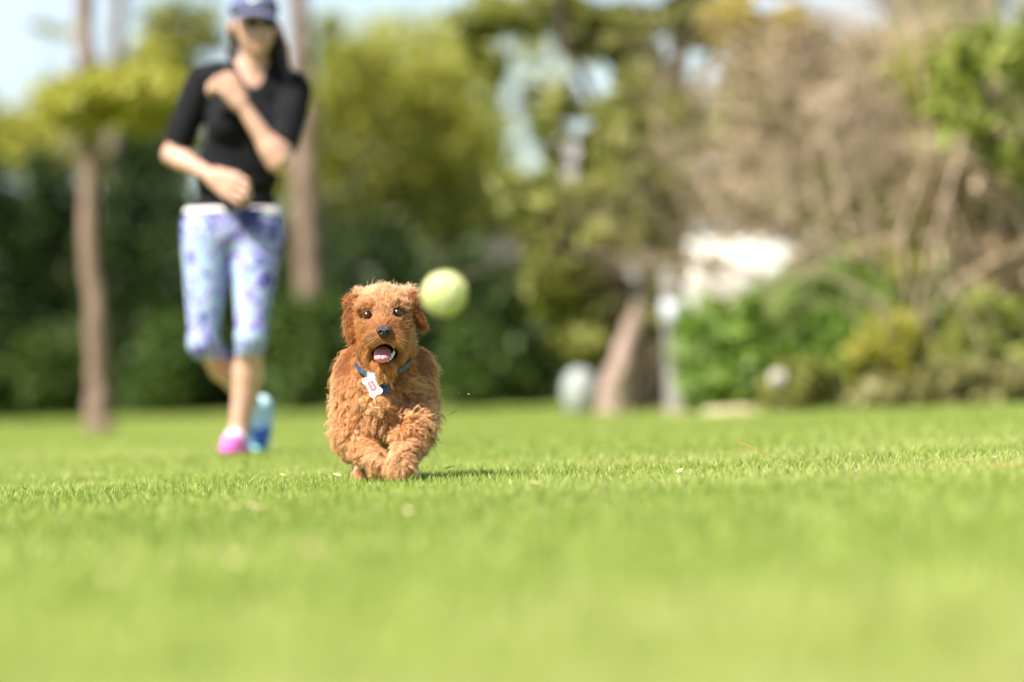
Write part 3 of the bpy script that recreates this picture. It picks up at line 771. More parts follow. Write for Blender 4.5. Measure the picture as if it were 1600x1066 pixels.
    p = nt.nodes.new('ShaderNodeBsdfPrincipled'); p.inputs['Roughness'].default_value = .75; p.inputs['Specular IOR Level'].default_value = .25
    tc = nt.nodes.new('ShaderNodeTexCoord')
    nz = nt.nodes.new('ShaderNodeTexNoise'); nz.inputs['Scale'].default_value = 11.5; nz.inputs['Detail'].default_value = 4.0; nz.inputs['Distortion'].default_value = 1.2
    nt.links.new(tc.outputs['Object'], nz.inputs['Vector'])
    r = ramp(nt, [(.36, (.02, .03, .14)), (.415, (.12, .11, .36)), (.46, (.26, .22, .50)), (.50, (.40, .39, .60)), (.53, (.20, .40, .42)), (.56, (.36, .47, .56)), (.60, (.18, .15, .42)), (.67, (.03, .045, .18))])
    nt.links.new(nz.outputs['Fac'], r.inputs[0]); nt.links.new(r.outputs[0], p.inputs['Base Color']); nt.links.new(p.outputs[0], out.inputs[0])
    F = Field((-.30, -.24, Z(575)), (.30, .26, Z(318)), .0055)
    F.ell(q(363, 350, .035), (.178, .115, .12), .05, infl=.006)
    F.ell(q(371, 300, .03), (.150, .095, .10), .05, infl=.006)
    def leg(h, k, a, r1, r2, yend, infl=.007):
        end = Z(yend); F.cone(h, k, r1, r2, .03, infl, lambda X_, Y_, Z_: end - Z_)
        F.ell(k, (.045, .050, .055), .02, infl=infl, clip=lambda X_, Y_, Z_: end - Z_)
        F.cone(k, k * .6 + a * .4, .043, .044, .02, infl, lambda X_, Y_, Z_: end - Z_ + 0 * X_)
    leg(hip_r, kn_r, an_r, .089, .043, 561); leg(hip_l, kn_l, an_l, .090, .043, 554)
    t3 = Z(325); F.cut(lambda X_, Y_, Z_: Z_ - t3)
    V, Q = F.mesh(); V = relax(V, Q, 1, .4); np_mesh('leggings', V, Q, m, root, smooth=True)
    navy = surf_mat('navy_waist_shade', (0.03, 0.04, 0.16), (0.06, 0.07, 0.24), scale=20, rough=.8)  # navy V panel carries shirt and hand shade in its colour
    F = Field((-.16, -.20, Z(372)), (.18, .05, Z(318)), .0055)
    F.ell(q(363, 350, .035), (.178, .115, .12), .05, infl=.011); F.ell(q(371, 300, .03), (.150, .095, .10), .05, infl=.011)
    zt, zb, xa = Z(324), Z(366), X(388)
    F.cut(lambda X_, Y_, Z_: np.maximum(np.maximum(Z_ - zt, zb - Z_), np.maximum(Y_, np.abs(X_ - xa) - (Z_ - zb) * .62)))
    V, Q = F.mesh(); np_mesh('waist_shade_panel', V, Q, navy, root, smooth=True)
    # cap
    capm = surf_mat('navy_cap_cloth', (0.09, 0.103, 0.185), (0.115, 0.128, 0.215), scale=60, rough=.8, bump=.2, bscale=200)
    F = Field((-.06, -.26, Z(45)), (.22, .16, Z(-45)), .005)
    rimz = Z(20)
    F.ell(q(397, 18, .0), (.090, .108, .095), 0)
    F.cut(lambda X_, Y_, Z_: rimz - Z_ - .16 * (Y_))
    F.ell(q(398, 30, -.005), (.080, .098, .112), .004, sub=True)
    V, Q = F.mesh(); V = relax(V, Q, 1, .4); cap = np_mesh('cap', V, Q, capm, root, smooth=True)
    F = Field((-.06, -.30, Z(60)), (.22, .02, Z(-5)), .0045)
    ctr = q(400, 20, -.098)
    F.ell(ctr, (.078, .058, .30), 0)
    F.cut(lambda X_, Y_, Z_: np.abs(Z_ - (ctr[2] + .006 + (Y_ - ctr[1]) * .30 - ((X_ - ctr[0]) ** 2) * 5.0)) - .0042)
    F.ell(q(398, 30, -.005), (.082, .100, .112), .0, sub=True)
    V, Q = F.mesh(); np_mesh('visor', V, Q, capm, cap, smooth=True)
    # white curved tick emblem on the cap front
    wm = surf_mat('white_embroidery', (0.8, 0.8, 0.8), (0.86, 0.86, 0.86), scale=90, rough=.7)
    P = [(-.020, .006), (-.016, -.004), (-.006, -.007), (.010, -.001), (.026, .008)]
    Wd = [.0020, .0052, .0052, .0030, .0008]
    ec = q(399, 0, 0); V = []; Fq = []
    for i, ((x, z), w_) in enumerate(zip(P, Wd)):
        for sgn in (-1, 1):
            for yy in (.0, -.004):
                zz = ec[2] + z + sgn * w_; xx = ec[0] + x
                fx = (xx - X(397)) / .090; fz = (zz - Z(18)) / .095
                ys = -.108 * math.sqrt(max(.05, 1 - fx * fx - fz * fz))
                V.append((xx, ys + yy, zz))
    for i in range(len(P) - 1):
        a = i * 4; b = a + 4
        Fq += [(a + 1, b + 1, b + 3, a + 3), (a, a + 2, b + 2, b), (a, b, b + 1, a + 1), (a + 2, a + 3, b + 3, b + 2)]
    mesh_obj('emblem', V, Fq, wm, cap)
    # dark glasses in the shade of the visor, lips
    dk = surf_mat('dark_lens', (0.01, 0.01, 0.012), (0.015, 0.015, 0.018), scale=5, rough=.15, spec=.5)
    F = Field(q(372, 60, -.20), q(446, 15, 0.02), .003)
    for dx in (-13, 14): F.ell(q(409 + dx, 37, -.096), (.028, .011, .018), .003)
    F.cone(q(400, 36, -.102), q(418, 36, -.102), .003, .003, .002)
    F.chain([q(386, 36, -.09), q(372, 37, -.05)], [.003, .003], .002) if False else None
    V, Q = F.mesh(); np_mesh('sunglasses', V, Q, dk, root, smooth=True)
    lip = surf_mat('lips', (0.45, 0.16, 0.14), (0.52, 0.2, 0.18), scale=40, rough=.4)
    F = Field(q(396, 78, -.13), q(424, 60, -.06), .0022)
    F.cone(q(402, 67.5, -.094), q(409, 67, -.099), .0045, .0055, .003); F.cone(q(409, 67, -.099), q(416, 67.5, -.094), .0055, .0045, .003)
    V, Q = F.mesh(); np_mesh('lips', V, Q, lip, root, smooth=True)
    # hair: long dark locks under the cap
    hm = surf_mat('dark_brown_hair', (0.010, 0.006, 0.005), (0.030, 0.018, 0.014), scale=60, rough=.45, bump=.6, bscale=120, spec=.4, stretch=(1, 1, .12))
    F = Field((-.10, -.12, Z(150)), (.28, .22, Z(5)), .005)
    F.ell(q(398, 38, .045), (.082, .075, .105), .02)
    F.chain([q(432, 38, .01), q(440, 75, .015), q(452, 128, -.015)], [.017, .021, .013], .015)
    F.chain([q(424, 70, .06), q(438, 110, .03), q(444, 138, -.02)], [.024, .023, .010], .015)
    F.chain([q(366, 50, .04), q(363, 80, .03), q(362, 112, .0)], [.015, .017, .009], .015)
    F.chain([q(400, 60, .08), q(395, 110, .11), q(400, 145, .12)], [.06, .06, .03], .02)
    V, Q = F.mesh(); np_mesh('hair', V, Q, hm, root, smooth=True)
    # running shoes
    cyan = surf_mat('pale_cyan_mesh', (0.45, 0.68, 0.72), (0.60, 0.78, 0.80), scale=60, rough=.7)
    pink = surf_mat('hot_pink_rubber', (0.75, 0.12, 0.50), (0.82, 0.2, 0.58), scale=20, rough=.5)
    blue = surf_mat('blue_mesh', (0.04, 0.12, 0.42), (0.08, 0.22, 0.55), scale=40, rough=.7)
    teal = surf_mat('teal_rubber', (0.22, 0.55, 0.62), (0.32, 0.64, 0.70), scale=20, rough=.5)
    def shoe(heel, toe, upv, m_upper, m_sole, m_toe, lab):
        ax = toe - heel; L = np.linalg.norm(ax); ax /= L
        upv = upv - ax * (upv @ ax); upv /= np.linalg.norm(upv)
        lo_ = np.minimum(heel, toe) - .09; hi_ = np.maximum(heel, toe) + .12
        F = Field(lo_, hi_, .0045)
        F.cone(heel + upv * .035, heel + ax * L * .55 + upv * .03, .037, .040, .02)
        F.cone(heel + ax * L * .55 + upv * .03, toe - ax * .03 + upv * .022, .040, .030, .02)
        F.cone(heel + upv * .045, heel + ax * .05 + upv * .075, .036, .036, .02)
        c0 = heel + upv * .014
        F.cut(lambda X_, Y_, Z_: -((X_ - c0[0]) * upv[0] + (Y_ - c0[1]) * upv[1] + (Z_ - c0[2]) * upv[2]))
        V, Q = F.mesh()
        sh = np_mesh('shoe', V, Q, [m_upper, m_toe], root, smooth=True); sh['label'] = lab
        t = (V[Q].mean(1) - heel) @ ax / L; hgt = (V[Q].mean(1) - heel) @ upv
        sh.data.polygons.foreach_set('material_index', ((t > .62) & (hgt < .06) | (hgt < .024)).astype(np.int32))
        F = Field(lo_, hi_, .0045)
        F.cone(heel + upv * .012, toe - ax * .03 + upv * .012, .041, .040, 0); 
        F.cut(lambda X_, Y_, Z_: np.abs((X_ - heel[0]) * upv[0] + (Y_ - heel[1]) * upv[1] + (Z_ - heel[2]) * upv[2] - .003) - .0115)
        V, Q = F.mesh(); np_mesh('sole', V, Q, m_sole, sh, smooth=True)
    shoe(q(376, 703, .03), q(361, 703, -.20), np.array([0, 0, 1.0]), cyan, pink, pink, 'pale cyan running shoe with hot pink toe')
    shoe(q(404, 648, .360), q(401, 704, .21), np.array([-.1, -.75, .6]), cyan, teal, blue, 'raised blue and teal running shoe')
woman()

# ------------------------------------------------------------------ the dog
def dog():
    U = 1 / 640.0
    base = at(603, 748, D_DOG)
    root = empty('dog', tuple(base), (0, ROLL, 0))
    tag(root, 'curly apricot doodle dog with blue collar and open mouth bounding over the grass', 'dog')
    q = lambda px, py, y: np.array([(px - 603) * U, y, (748 - py) * U])
    lo, hi = (-.19, -.19, -.02), (.19, .72, .52)
    F = Field(lo, hi, .004)
    # trunk
    F.ell(q(601, 612, .28), (.092, .20, .105), .03)
    F.ell(q(602, 605, .44), (.090, .11, .105), .03)
    F.ell(q(601, 612, .105), (.094, .11, .112), .03)
    F.ell(q(598, 640, .040), (.064, .065, .066), .02)
    F.ell(q(600, 672, .13), (.052, .08, .045), .02)                       # breast
    F.ell(q(559, 614, .10), (.040, .075, .085), .03); F.ell(q(637, 618, .10), (.042, .075, .085), .03)
    F.cone(q(600, 530, .07), q(600, 592, .10), .068, .085, .03)
    F.ell(q(562, 588, .13), (.050, .08, .062), .03); F.ell(q(638, 588, .13), (.046, .08, .062), .03)
    # fore legs, folded inward in mid bound
    F.chain([q(553, 640, .06), q(553, 690, .02), q(592, 722, -.065), q(606, 738, -.010)], [.034, .028, .025, .020], .010)
    F.ell(q(597, 726, -.066), (.028, .030, .023), .008)
    F.chain([q(644, 632, .06), q(648, 664, -.02), q(629, 722, -.125), q(620, 740, -.060)], [.036, .031, .027, .021], .008)
    F.ell(q(627, 730, -.125), (.033, .033, .026), .008)
    # hind legs swung forward
    F.chain([q(565, 625, .40), q(552, 690, .22), q(562, 705, .34), q(570, 735, .22), q(580, 738, .12)], [.066, .042, .026, .024, .026], .02)
    F.chain([q(632, 628, .42), q(638, 690, .28), q(636, 705, .40), q(626, 734, .28), q(622, 739, .20)], [.068, .040, .024, .020, .022], .02)
    F.chain([q(603, 580, .53), q(607, 545, .60), q(611, 520, .60)], [.028, .022, .014], .02)   # tail
    # head
    F.ell(q(598, 490, .02), (.064, .076, .056), .02)
    F.ell(q(600, 522, -.012), (.055, .062, .054), .03)
    F.cone(q(600, 512, -.02), q(602, 523, -.085), .043, .032, .02)
    F.ell(q(588, 529, -.088), (.020, .024, .017), .012); F.ell(q(615, 529, -.088), (.020, .024, .017), .012)
    F.cone(q(600, 552, .0), q(602, 571, -.062), .038, .019, .02)
    F.ell(q(584, 543, -.03), (.022, .038, .028), .02); F.ell(q(618, 542, -.03), (.022, .038, .028), .02)
    F.ell(q(575, 483, -.038), (.018, .012, .007), .014); F.ell(q(621, 479, -.038), (.018, .012, .007), .014)
    # ears
    F.ell(q(555, 468, .025), (.020, .024, .017), .016)
    F.chain([q(552, 472, .025), q(549, 495, .012), q(552, 522, .000)], [.015, .0115, .010], .008)
    F.ell(q(639, 467, .025), (.018, .024, .016), .016)
    F.chain([q(642, 471, .025), q(650, 489, .02), q(660, 506, .012)], [.015, .0095, .0055], .008)
    # mouth and eye sockets
    MC, MR = q(602, 551, -.072), np.array([.0325, .052, .0225])
    F.ell(MC, MR, .006, sub=True)
    eyes = []
    for px, py in ((575, 493), (622, 489)):
        c = q(px, py, 0); ix, iz = [int(round((c[i] - F.lo[i]) / F.h)) for i in (0, 2)]
        col = F.f[ix, :, iz]; j = int(np.argmax(col < 0)); y = F.lo[1] + F.h * (j - 1 + col[j-1] / (col[j-1] - col[j]))
        eyes.append(np.array([c[0], y + .0030, c[2]]))
    for e in eyes: F.ell(e, (.0125, .0125, .0120), .004, sub=True)
    V, Q = F.mesh(); V = relax(V, Q, 1, .4)
    # tufts: the coat stands in shallow waves on trunk and legs
    T0 = np.concatenate([Q[:, [0, 1, 2]], Q[:, [0, 2, 3]]]); A0 = V[T0]; f0 = np.cross(A0[:, 1] - A0[:, 0], A0[:, 2] - A0[:, 0]); n0 = np.zeros_like(V)
    for i in range(3): np.add.at(n0, T0[:, i], f0)
    n0 /= np.linalg.norm(n0, axis=1)[:, None] + 1e-12
    def tuft(p):
        w1 = np.sin(p[:, 2] * 190 + 2.2 * np.sin(p[:, 0] * 55 + 1.0) + 1.6 * np.sin(p[:, 0] * 131 + p[:, 1] * 60) + p[:, 1] * 70)
        w2 = np.sin(p[:, 0] * 150 + 2.0 * np.sin(p[:, 2] * 71 + p[:, 1] * 50) + p[:, 2] * 40)
        return .6 * w1 + .45 * w2
    bodyw = 1 - np.clip((V[:, 2] - q(0, 592, 0)[2]) / .02, 0, 1) * (V[:, 1] < .10)
    V = V + n0 * (tuft(V) * .0038 * bodyw * (1 - .55 * np.clip((q(0, 665, 0)[2] - V[:, 2]) / .03, 0, 1)))[:, None]
    hide = surf_mat('apricot_undercoat', (0.20, 0.07, 0.02), (0.28, 0.10, 0.03), scale=30, rough=.9, spec=.1)
    gum = surf_mat('dark_mouth_skin', (0.012, 0.006, 0.007), (0.035, 0.012, 0.014), scale=40, rough=.35, spec=.4)
    body = np_mesh('body', V, Q, [hide, gum], root, smooth=True)
    fc = V[Q].mean(1)
    km = np.sqrt((((fc - MC) / (MR * 1.10)) ** 2).sum(1))
    inmouth = (km < 1.0)
    lipzone = (km < 1.16) & (fc[:, 1] < -.055)
    ke = np.min([np.linalg.norm(fc - e, axis=1) for e in eyes], axis=0) < .0148
    body.data.polygons.foreach_set('material_index', (inmouth | lipzone | ke).astype(np.int32))
    # eyes
    iris = bpy.data.materials.new('dog_eye'); iris.use_nodes = True
    p = iris.node_tree.nodes['Principled BSDF']; p.inputs['Base Color'].default_value = (.022, .009, .004, 1); p.inputs['Roughness'].default_value = .16; p.inputs['Coat Weight'].default_value = .6; p.inputs['Coat Roughness'].default_value = .12
    for e in eyes:
        n = 20; Vs = []; 
        for i in range(n + 1):
            th = math.pi * i / n
            for j in range(n): Vs.append(e + .0114 * np.array([math.sin(th) * math.cos(6.2832*j/n), -math.cos(th), math.sin(th) * math.sin(6.2832*j/n)]))
        Fs = [(i*n+j, (i+1)*n+j, (i+1)*n+(j+1) % n, i*n+(j+1) % n) for i in range(n) for j in range(n)]
        mesh_obj('eye', Vs, Fs, iris, root)
    # nose
    nm = surf_mat('black_nose_leather', (0.026, 0.021, 0.024), (0.045, 0.037, 0.042), scale=200, rough=.38, bump=.5, bscale=500, spec=.5)
    NC = q(601.8, 518, -.118)
    Fn = Field(NC - .035, NC + .035, .0014)
    Fn.ell(NC, (.0175, .013, .0125), .004); Fn.ell(NC + [0, .002, .004], (.0185, .012, .009), .006); Fn.ell(NC + [0, .004, -.010], (.008, .009, .008), .006)
    for sx in (-1, 1):
        Fn.ell(NC + [sx * .0085, -.012, -.002], (.0042, .008, .0036), .002, sub=True)
        Fn.ell(NC + [sx * .014, -.008, -.006], (.003, .006, .0018), .002, sub=True)
    Fn.ell(NC + [0, -.013, -.006], (.0008, .004, .008), .0012, sub=True)
    v_, q_ = Fn.mesh(); np_mesh('nose', v_, q_, nm, root, smooth=True)
    # tongue and teeth
    tm = surf_mat('pink_tongue', (0.68, 0.22, 0.25), (0.76, 0.30, 0.32), scale=60, rough=.5, bump=.3, bscale=250, spec=.25, sss=.2)
    TC = q(599, 553.5, -.078)
    Ft = Field(TC - .05, TC + .05, .0018)
    rt = Matrix.Rotation(math.radians(38), 4, 'X')
    Ft.ell(TC, (.0215, .030, .0085), .006, rot=rt); Ft.ell(TC + [-.003, -.018, -.010], (.0165, .016, .008), .01)
    Ft.ell(TC + [-.001, -.012, .009], (.0012, .03, .004), .004, rot=rt, sub=True)
    v_, q_ = Ft.mesh(); np_mesh('tongue', v_, q_, tm, root, smooth=True)
    ivory = surf_mat('ivory_teeth', (0.74, 0.70, 0.62), (0.82, 0.79, 0.72), scale=60, rough=.25, spec=.5)
    Ff = Field(q(580, 575, -.14), q(625, 530, -.03), .0013)
    arc = [q(604, 565.5, -.098), q(608, 564, -.096), q(611.5, 561.5, -.093), q(614, 558.5, -.090), q(616, 555, -.086), q(617, 551.5, -.082)]
    for i, a in list(enumerate(arc))[1:]: Ff.cone(a, a + np.array([-.001, 0, (.004, .0045, .005, .0085, .006, .005)[i]]), .0027, .0015, .0016)
    v_, q_ = Ff.mesh(); np_mesh('teeth', v_, q_, ivory, root, smooth=True)

    # ---------------- fur: curled locks grown from the body surface
    T = np.concatenate([Q[:, [0, 1, 2]], Q[:, [0, 2, 3]]])
    A = V[T]; fnorm = np.cross(A[:, 1] - A[:, 0], A[:, 2] - A[:, 0]); area = np.linalg.norm(fnorm, axis=1) / 2
    vn = np.zeros_like(V)
    for i in range(3): np.add.at(vn, T[:, i], fnorm)
    vn /= np.linalg.norm(vn, axis=1)[:, None] + 1e-12
    rg = np.random.default_rng(21)
    def sstep(a, b, x): t = np.clip((x - a) / (b - a), 0, 1); return t * t * (3 - 2 * t)
    cen = A.mean(1)
    headz = q(0, 578, 0)[2]
    is_head = lambda P: sstep(headz - .02, headz + .012, P[:, 2]) * (1 - sstep(.085, .12, P[:, 1]))
    dens = np.where(cen[:, 1] > .22, .35, 1.0) * (1 + 1.6 * is_head(cen))
    wgt = area * dens
    NCL, NCH = 23000, 17
    ti = rg.choice(len(T), NCL, p=wgt / wgt.sum())
    u, v = rg.random(NCL), rg.random(NCL); sw = u + v > 1; u[sw], v[sw] = 1 - u[sw], 1 - v[sw]
    bw = np.stack([1 - u - v, u, v], 1)[:, :, None]
    P = (A[ti] * bw).sum(1); N = (vn[T[ti]] * bw).sum(1); N /= np.linalg.norm(N, axis=1)[:, None]
    # keep-out zones
    km = np.sqrt((((P - MC) / (MR * 1.13)) ** 2).sum(1))
    ke = np.min([np.sqrt(((P - e)[:, [0, 2]] ** 2).sum(1)) for e in eyes], axis=0)
    front = P[:, 1] < 0
    kn = np.sqrt((((P - NC) / np.array([.0195, .03, .0165])) ** 2).sum(1))
    ok = (km > 1) & ~((ke < .0142) & front) & (kn > 1)
    P, N, ke, front, km = P[ok], N[ok], ke[ok], front[ok], km[ok]; n = len(P)
    hd = is_head(P)
    nose_d = P - (NC + np.array([0, .0, .004]))
    radial = nose_d / (np.linalg.norm(nose_d, axis=1)[:, None] + 1e-9)
    muz = 1 - sstep(.055, .10, np.linalg.norm(nose_d, axis=1))
    earm = hd * sstep(.059, .067, np.abs(P[:, 0] - q(599.5, 0, 0)[0]))
    beard = hd * sstep(0, .03, q(0, 540, 0)[2] - P[:, 2])
    legs = sstep(0, .03, q(0, 672, 0)[2] - P[:, 2])
    top = hd * sstep(q(0, 484, 0)[2], q(0, 458, 0)[2], P[:, 2]) * (1 - earm)
    outx = np.sign(P[:, 0]) [:, None] * np.array([1.0, 0, 0])
    flow_b = np.array([0, .45, -1.0]) + outx * .25
    flow_h = radial * 1.0 + np.array([0, .2, 0]) - beard[:, None] * np.array([0, 0, .9])
    flow_e = np.array([0, .1, -1.0]) + outx * .25
    flow = flow_b * (1 - hd[:, None]) + hd[:, None] * (flow_h * (1 - earm[:, None]) + flow_e * earm[:, None])
    swirl = np.stack([np.sin(P[:, 2] * 47 + P[:, 1] * 37 + 2 * np.sin(P[:, 0] * 33)), np.cos(P[:, 0] * 50 + P[:, 2] * 41), np.sin(P[:, 0] * 43 - P[:, 1] * 31 + 2 * np.sin(P[:, 2] * 29))], 1)
    flow = flow + (.50 * (1 - hd) + .28 * hd)[:, None] * swirl + (.16 + .14 * hd * (1 - earm))[:, None] * rg.standard_normal((n, 3)) * (1 - .4 * muz)[:, None]
    tang = flow - N * (flow * N).sum(1)[:, None]; tang /= np.linalg.norm(tang, axis=1)[:, None] + 1e-9
    L = .039 * (1 - hd) + hd * (.027 - .009 * muz)
    L = L * (1 - legs) + legs * .022
    L = np.where(top > .3, .027, L); L = L * (1 - earm) + earm * .017
    L = L + beard * .007
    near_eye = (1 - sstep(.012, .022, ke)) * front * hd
    L = L * (1 - .60 * near_eye)
    L = L * np.where(km < 1.45, .55, 1.0)
    L *= .75 + .5 * rg.random(n); L *= 1 + hd * (.55 * rg.random(n) ** 2 - .05)
    tf = tuft(P) * (1 - hd) * (1 - .5 * legs); L *= 1 + .22 * tf
    lift = .30 * (1 - hd) + hd * (.30 - .12 * muz) + .28 * top - .24 * earm
    lift = lift * (1 - .5 * near_eye) * (1 + .35 * tf)
    S = 7; s = np.linspace(0, 1, S)
    side = np.cross(N, tang)
    wav = (.0062 * (1 - hd) * (1 - .70 * legs) + .0022 * hd * (1 - muz)) * (.6 + 1.1 * rg.random(n)); freq = 1.2 + .7 * rg.random(n); ph = P[:, 2] * 130 + 3 * np.sin(P[:, 0] * 60 + P[:, 1] * 40) + .7 * rg.standard_normal(n)
    def lock(Pk, Lk, lf):
        C = np.zeros((len(Pk), S, 3))
        for i, t in enumerate(s):
            up = lf * (t - .42 * t * t); al = (1 - lf) * t + lf * .55 * t * t
            w_ = (wav * np.sin(6.28 * freq * t + ph) * min(1, t * 2)); w2 = (wav * np.cos(6.28 * freq * t + ph) * min(1, t * 2))
            C[:, i] = Pk + (Lk * up)[:, None] * N + (Lk * al)[:, None] * tang + w_[:, None] * side + (w2 * .8)[:, None] * N
            C[:, i, 2] -= (Lk * .10 * t * t) * (1 - top)
        return C
    K = lock(P, L, lift)                                           # (n,S,3)
    rad_cl = (.0068 * (1 - hd) + .0045 * hd)
    off = rg.standard_normal((n, NCH, 3)); off -= N[:, None] * (off * N[:, None]).sum(2)[:, :, None]
    off *= rad_cl[:, None, None] * .62
    conv = 1 - (.84 * (1 - hd) * (1 - .42 * legs) + .45 * hd)[:, None] * (s ** 1.1)[None]   # (n,S)
    lenf = .70 + .40 * rg.random((n, NCH)); lenf *= 1 + .35 * (rg.random((n, NCH)) < .07)
    C = P[:, None, None] + (K - P[:, None])[:, None] * lenf[:, :, None, None] + off[:, :, None] * conv[:, None, :, None]
    C += rg.standard_normal((n, NCH, 1, 3)) * (s ** 1.5)[None, None, :, None] * ((.0009 + .0011 * hd)[:, None] * (1 + 2.2 * hd[:, None] * (rg.random((n, NCH)) < .06)))[:, :, None, None]
    # second keep-out: strands whose tip would hang in front of an eye, the mouth or the nose
    tipx = C[:, :, -1]; bad = np.zeros(tipx.shape[:2], bool)
    for e in eyes:
        for i in (2, 4, 6): bad |= (np.sqrt((C[:, :, i, 0] - e[0]) ** 2 + ((C[:, :, i, 2] - e[2]) * 1.25) ** 2) < .0120) & (C[:, :, i, 1] < e[1] + .01)
    for i in (3, 6):
        bad |= (((C[:, :, i, 0] - MC[0]) / .0255) ** 2 + ((C[:, :, i, 2] - MC[2]) / .0200) ** 2 < 1) & (C[:, :, i, 1] < 0)
        bad |= (((C[:, :, i, 0] - NC[0]) / .0175) ** 2 + ((C[:, :, i, 2] - NC[2]) / .0125) ** 2 < 1) & (C[:, :, i, 1] < NC[1] + .03)
    cx0 = q(598.5, 0, 0)[0]                                               # strands lying over the collar are pressed away
    for i in (2, 3, 4, 5, 6):
        aa_ = np.arctan2(C[:, :, i, 0] - cx0, .050 - C[:, :, i, 1]); rr_ = np.hypot((C[:, :, i, 0] - cx0) / .0685, (C[:, :, i, 1] - .050) / .113)
        zc_ = q(0, 586, 0)[2] + (q(0, 562, 0)[2] - q(0, 586, 0)[2]) * (1 - np.cos(aa_)) + .0045 * np.sin(aa_)
        bad |= (np.abs(C[:, :, i, 2] - zc_) < .0062) & (rr_ > .98) & (((aa_ > -1.35) & (aa_ < -.15)) | ((aa_ > .35) & (aa_ < 1.0) & (np.abs(C[:, :, i, 2] - zc_) < .0035)))
    # colour of each lock
    base_b = np.array([.58, .29, .118]); base_h = np.array([.50, .205, .062]); base_e = np.array([.28, .095, .026]); base_t = np.array([.62, .345, .17])
    colr = base_b * (1 - hd[:, None]) + base_h * hd[:, None]
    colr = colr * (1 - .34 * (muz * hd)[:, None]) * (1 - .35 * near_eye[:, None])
    colr = colr * (1 - earm[:, None]) + base_e * earm[:, None]
    colr = colr * (1 - top[:, None]) + base_t * top[:, None]
    streak = hd * (1 - earm) * np.clip(np.sin(np.arctan2(nose_d[:, 0], nose_d[:, 2]) * 23 + 2.5 * np.sin(P[:, 2] * 90)) * .5 + .35, 0, 1) * sstep(q(0, 512, 0)[2], q(0, 492, 0)[2], P[:, 2])
    colr = colr * (1 - .65 * streak[:, None]) + np.array([.72, .46, .26]) * .65 * streak[:, None]
    colr = colr * (1 - legs[:, None] * .5) + np.array([.66, .37, .18]) * legs[:, None] * .5
    patch = .5 + .5 * np.sin(P[:, 0] * 43 + 2 * np.sin(P[:, 2] * 31)) * np.sin(P[:, 2] * 39 + 2 * np.sin(P[:, 0] * 27 + P[:, 1] * 20))
    colr = colr * (1 + .45 * (patch[:, None] - .5) * np.array([.6, 1.0, 1.4]))
    br = np.clip(rg.normal(1, .20, (n, 1, 1)) * rg.normal(1, .07, (n, NCH, 1)), .6, 1.35)
    CC = np.clip(colr[:, None] * br, 0, .92)
    C = C[~bad]; CC = CC[~bad]; m = len(C)
    hc = bpy.data.hair_curves.new('fur')
    hc.add_curves([S] * m)
    hc.attributes['position'].data.foreach_set('vector', np.ascontiguousarray(C.reshape(-1, 3), dtype=np.float32).ravel())
    ra = hc.attributes.get('radius') or hc.attributes.new('radius', 'FLOAT', 'POINT')
    rr = np.tile(.00042 * (1 - .72 * s ** 1.5), m).astype(np.float32); ra.data.foreach_set('value', rr)
    ca = hc.attributes.new('coat', 'FLOAT_COLOR', 'POINT')                # sun-bleached tips; redder roots darkened as painted shade between locks
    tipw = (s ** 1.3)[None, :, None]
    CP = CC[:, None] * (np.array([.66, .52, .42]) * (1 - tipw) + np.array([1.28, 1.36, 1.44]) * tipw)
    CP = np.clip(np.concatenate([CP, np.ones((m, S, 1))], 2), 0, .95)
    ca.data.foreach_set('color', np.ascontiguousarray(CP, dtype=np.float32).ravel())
    fm, nt, out = mat_new('apricot_fur')
    hb = nt.nodes.new('ShaderNodeBsdfHairPrincipled'); hb.parametrization = 'COLOR'
    hb.inputs['Roughness'].default_value = .38; hb.inputs['Radial Roughness'].default_value = .55; hb.inputs['Random Roughness'].default_value = .2
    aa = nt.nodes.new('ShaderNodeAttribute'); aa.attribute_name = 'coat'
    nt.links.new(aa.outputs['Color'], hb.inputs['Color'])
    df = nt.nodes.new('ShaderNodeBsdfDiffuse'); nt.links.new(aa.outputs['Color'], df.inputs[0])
    mx = nt.nodes.new('ShaderNodeMixShader'); mx.inputs[0].default_value = .72
    nt.links.new(hb.outputs[0], mx.inputs[1]); nt.links.new(df.outputs[0], mx.inputs[2]); nt.links.new(mx.outputs[0], out.inputs[0])
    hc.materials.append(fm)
    fur = bpy.data.objects.new('fur', hc); COL.objects.link(fur); fur.parent = root

    # ---------------- collar with buckle, ring, bone tag and dark tag
    m, nt, out = mat_new('patterned_webbing')
    p = nt.nodes.new('ShaderNodeBsdfPrincipled'); p.inputs['Roughness'].default_value = .6
    tc = nt.nodes.new('ShaderNodeTexCoord'); vo = nt.nodes.new('ShaderNodeTexVoronoi'); vo.inputs['Scale'].default_value = 110
    nt.links.new(tc.outputs['Object'], vo.inputs['Vector'])
    sep = nt.nodes.new('ShaderNodeSeparateColor'); nt.links.new(vo.outputs['Color'], sep.inputs[0])
    r = ramp(nt, [(0, (.006, .022, .08)), (.35, (.018, .06, .16)), (.55, (.014, .07, .065)), (.75, (.08, .11, .03)), (.9, (.025, .08, .15))], 'CONSTANT')
    nt.links.new(sep.outputs[0], r.inputs[0]); nt.links.new(r.outputs[0], p.inputs['Base Color']); nt.links.new(p.outputs[0], out.inputs[0])
    def collar_pt(a, dz=0, dr=0):                                        # a: 0 = front, +-pi back
        cx = q(598.5, 0, 0)[0]
        x = cx + (.0685 + dr) * math.sin(a); y = .050 - (.113 + dr) * math.cos(a)
        zf = q(0, 586, 0)[2]; zs = q(0, 562, 0)[2]
        z = zf + (zs - zf) * (1 - math.cos(a)) + .0045 * math.sin(a) + dz
        return (x, y, z)
    n = 72; Vc = []; Fc = []
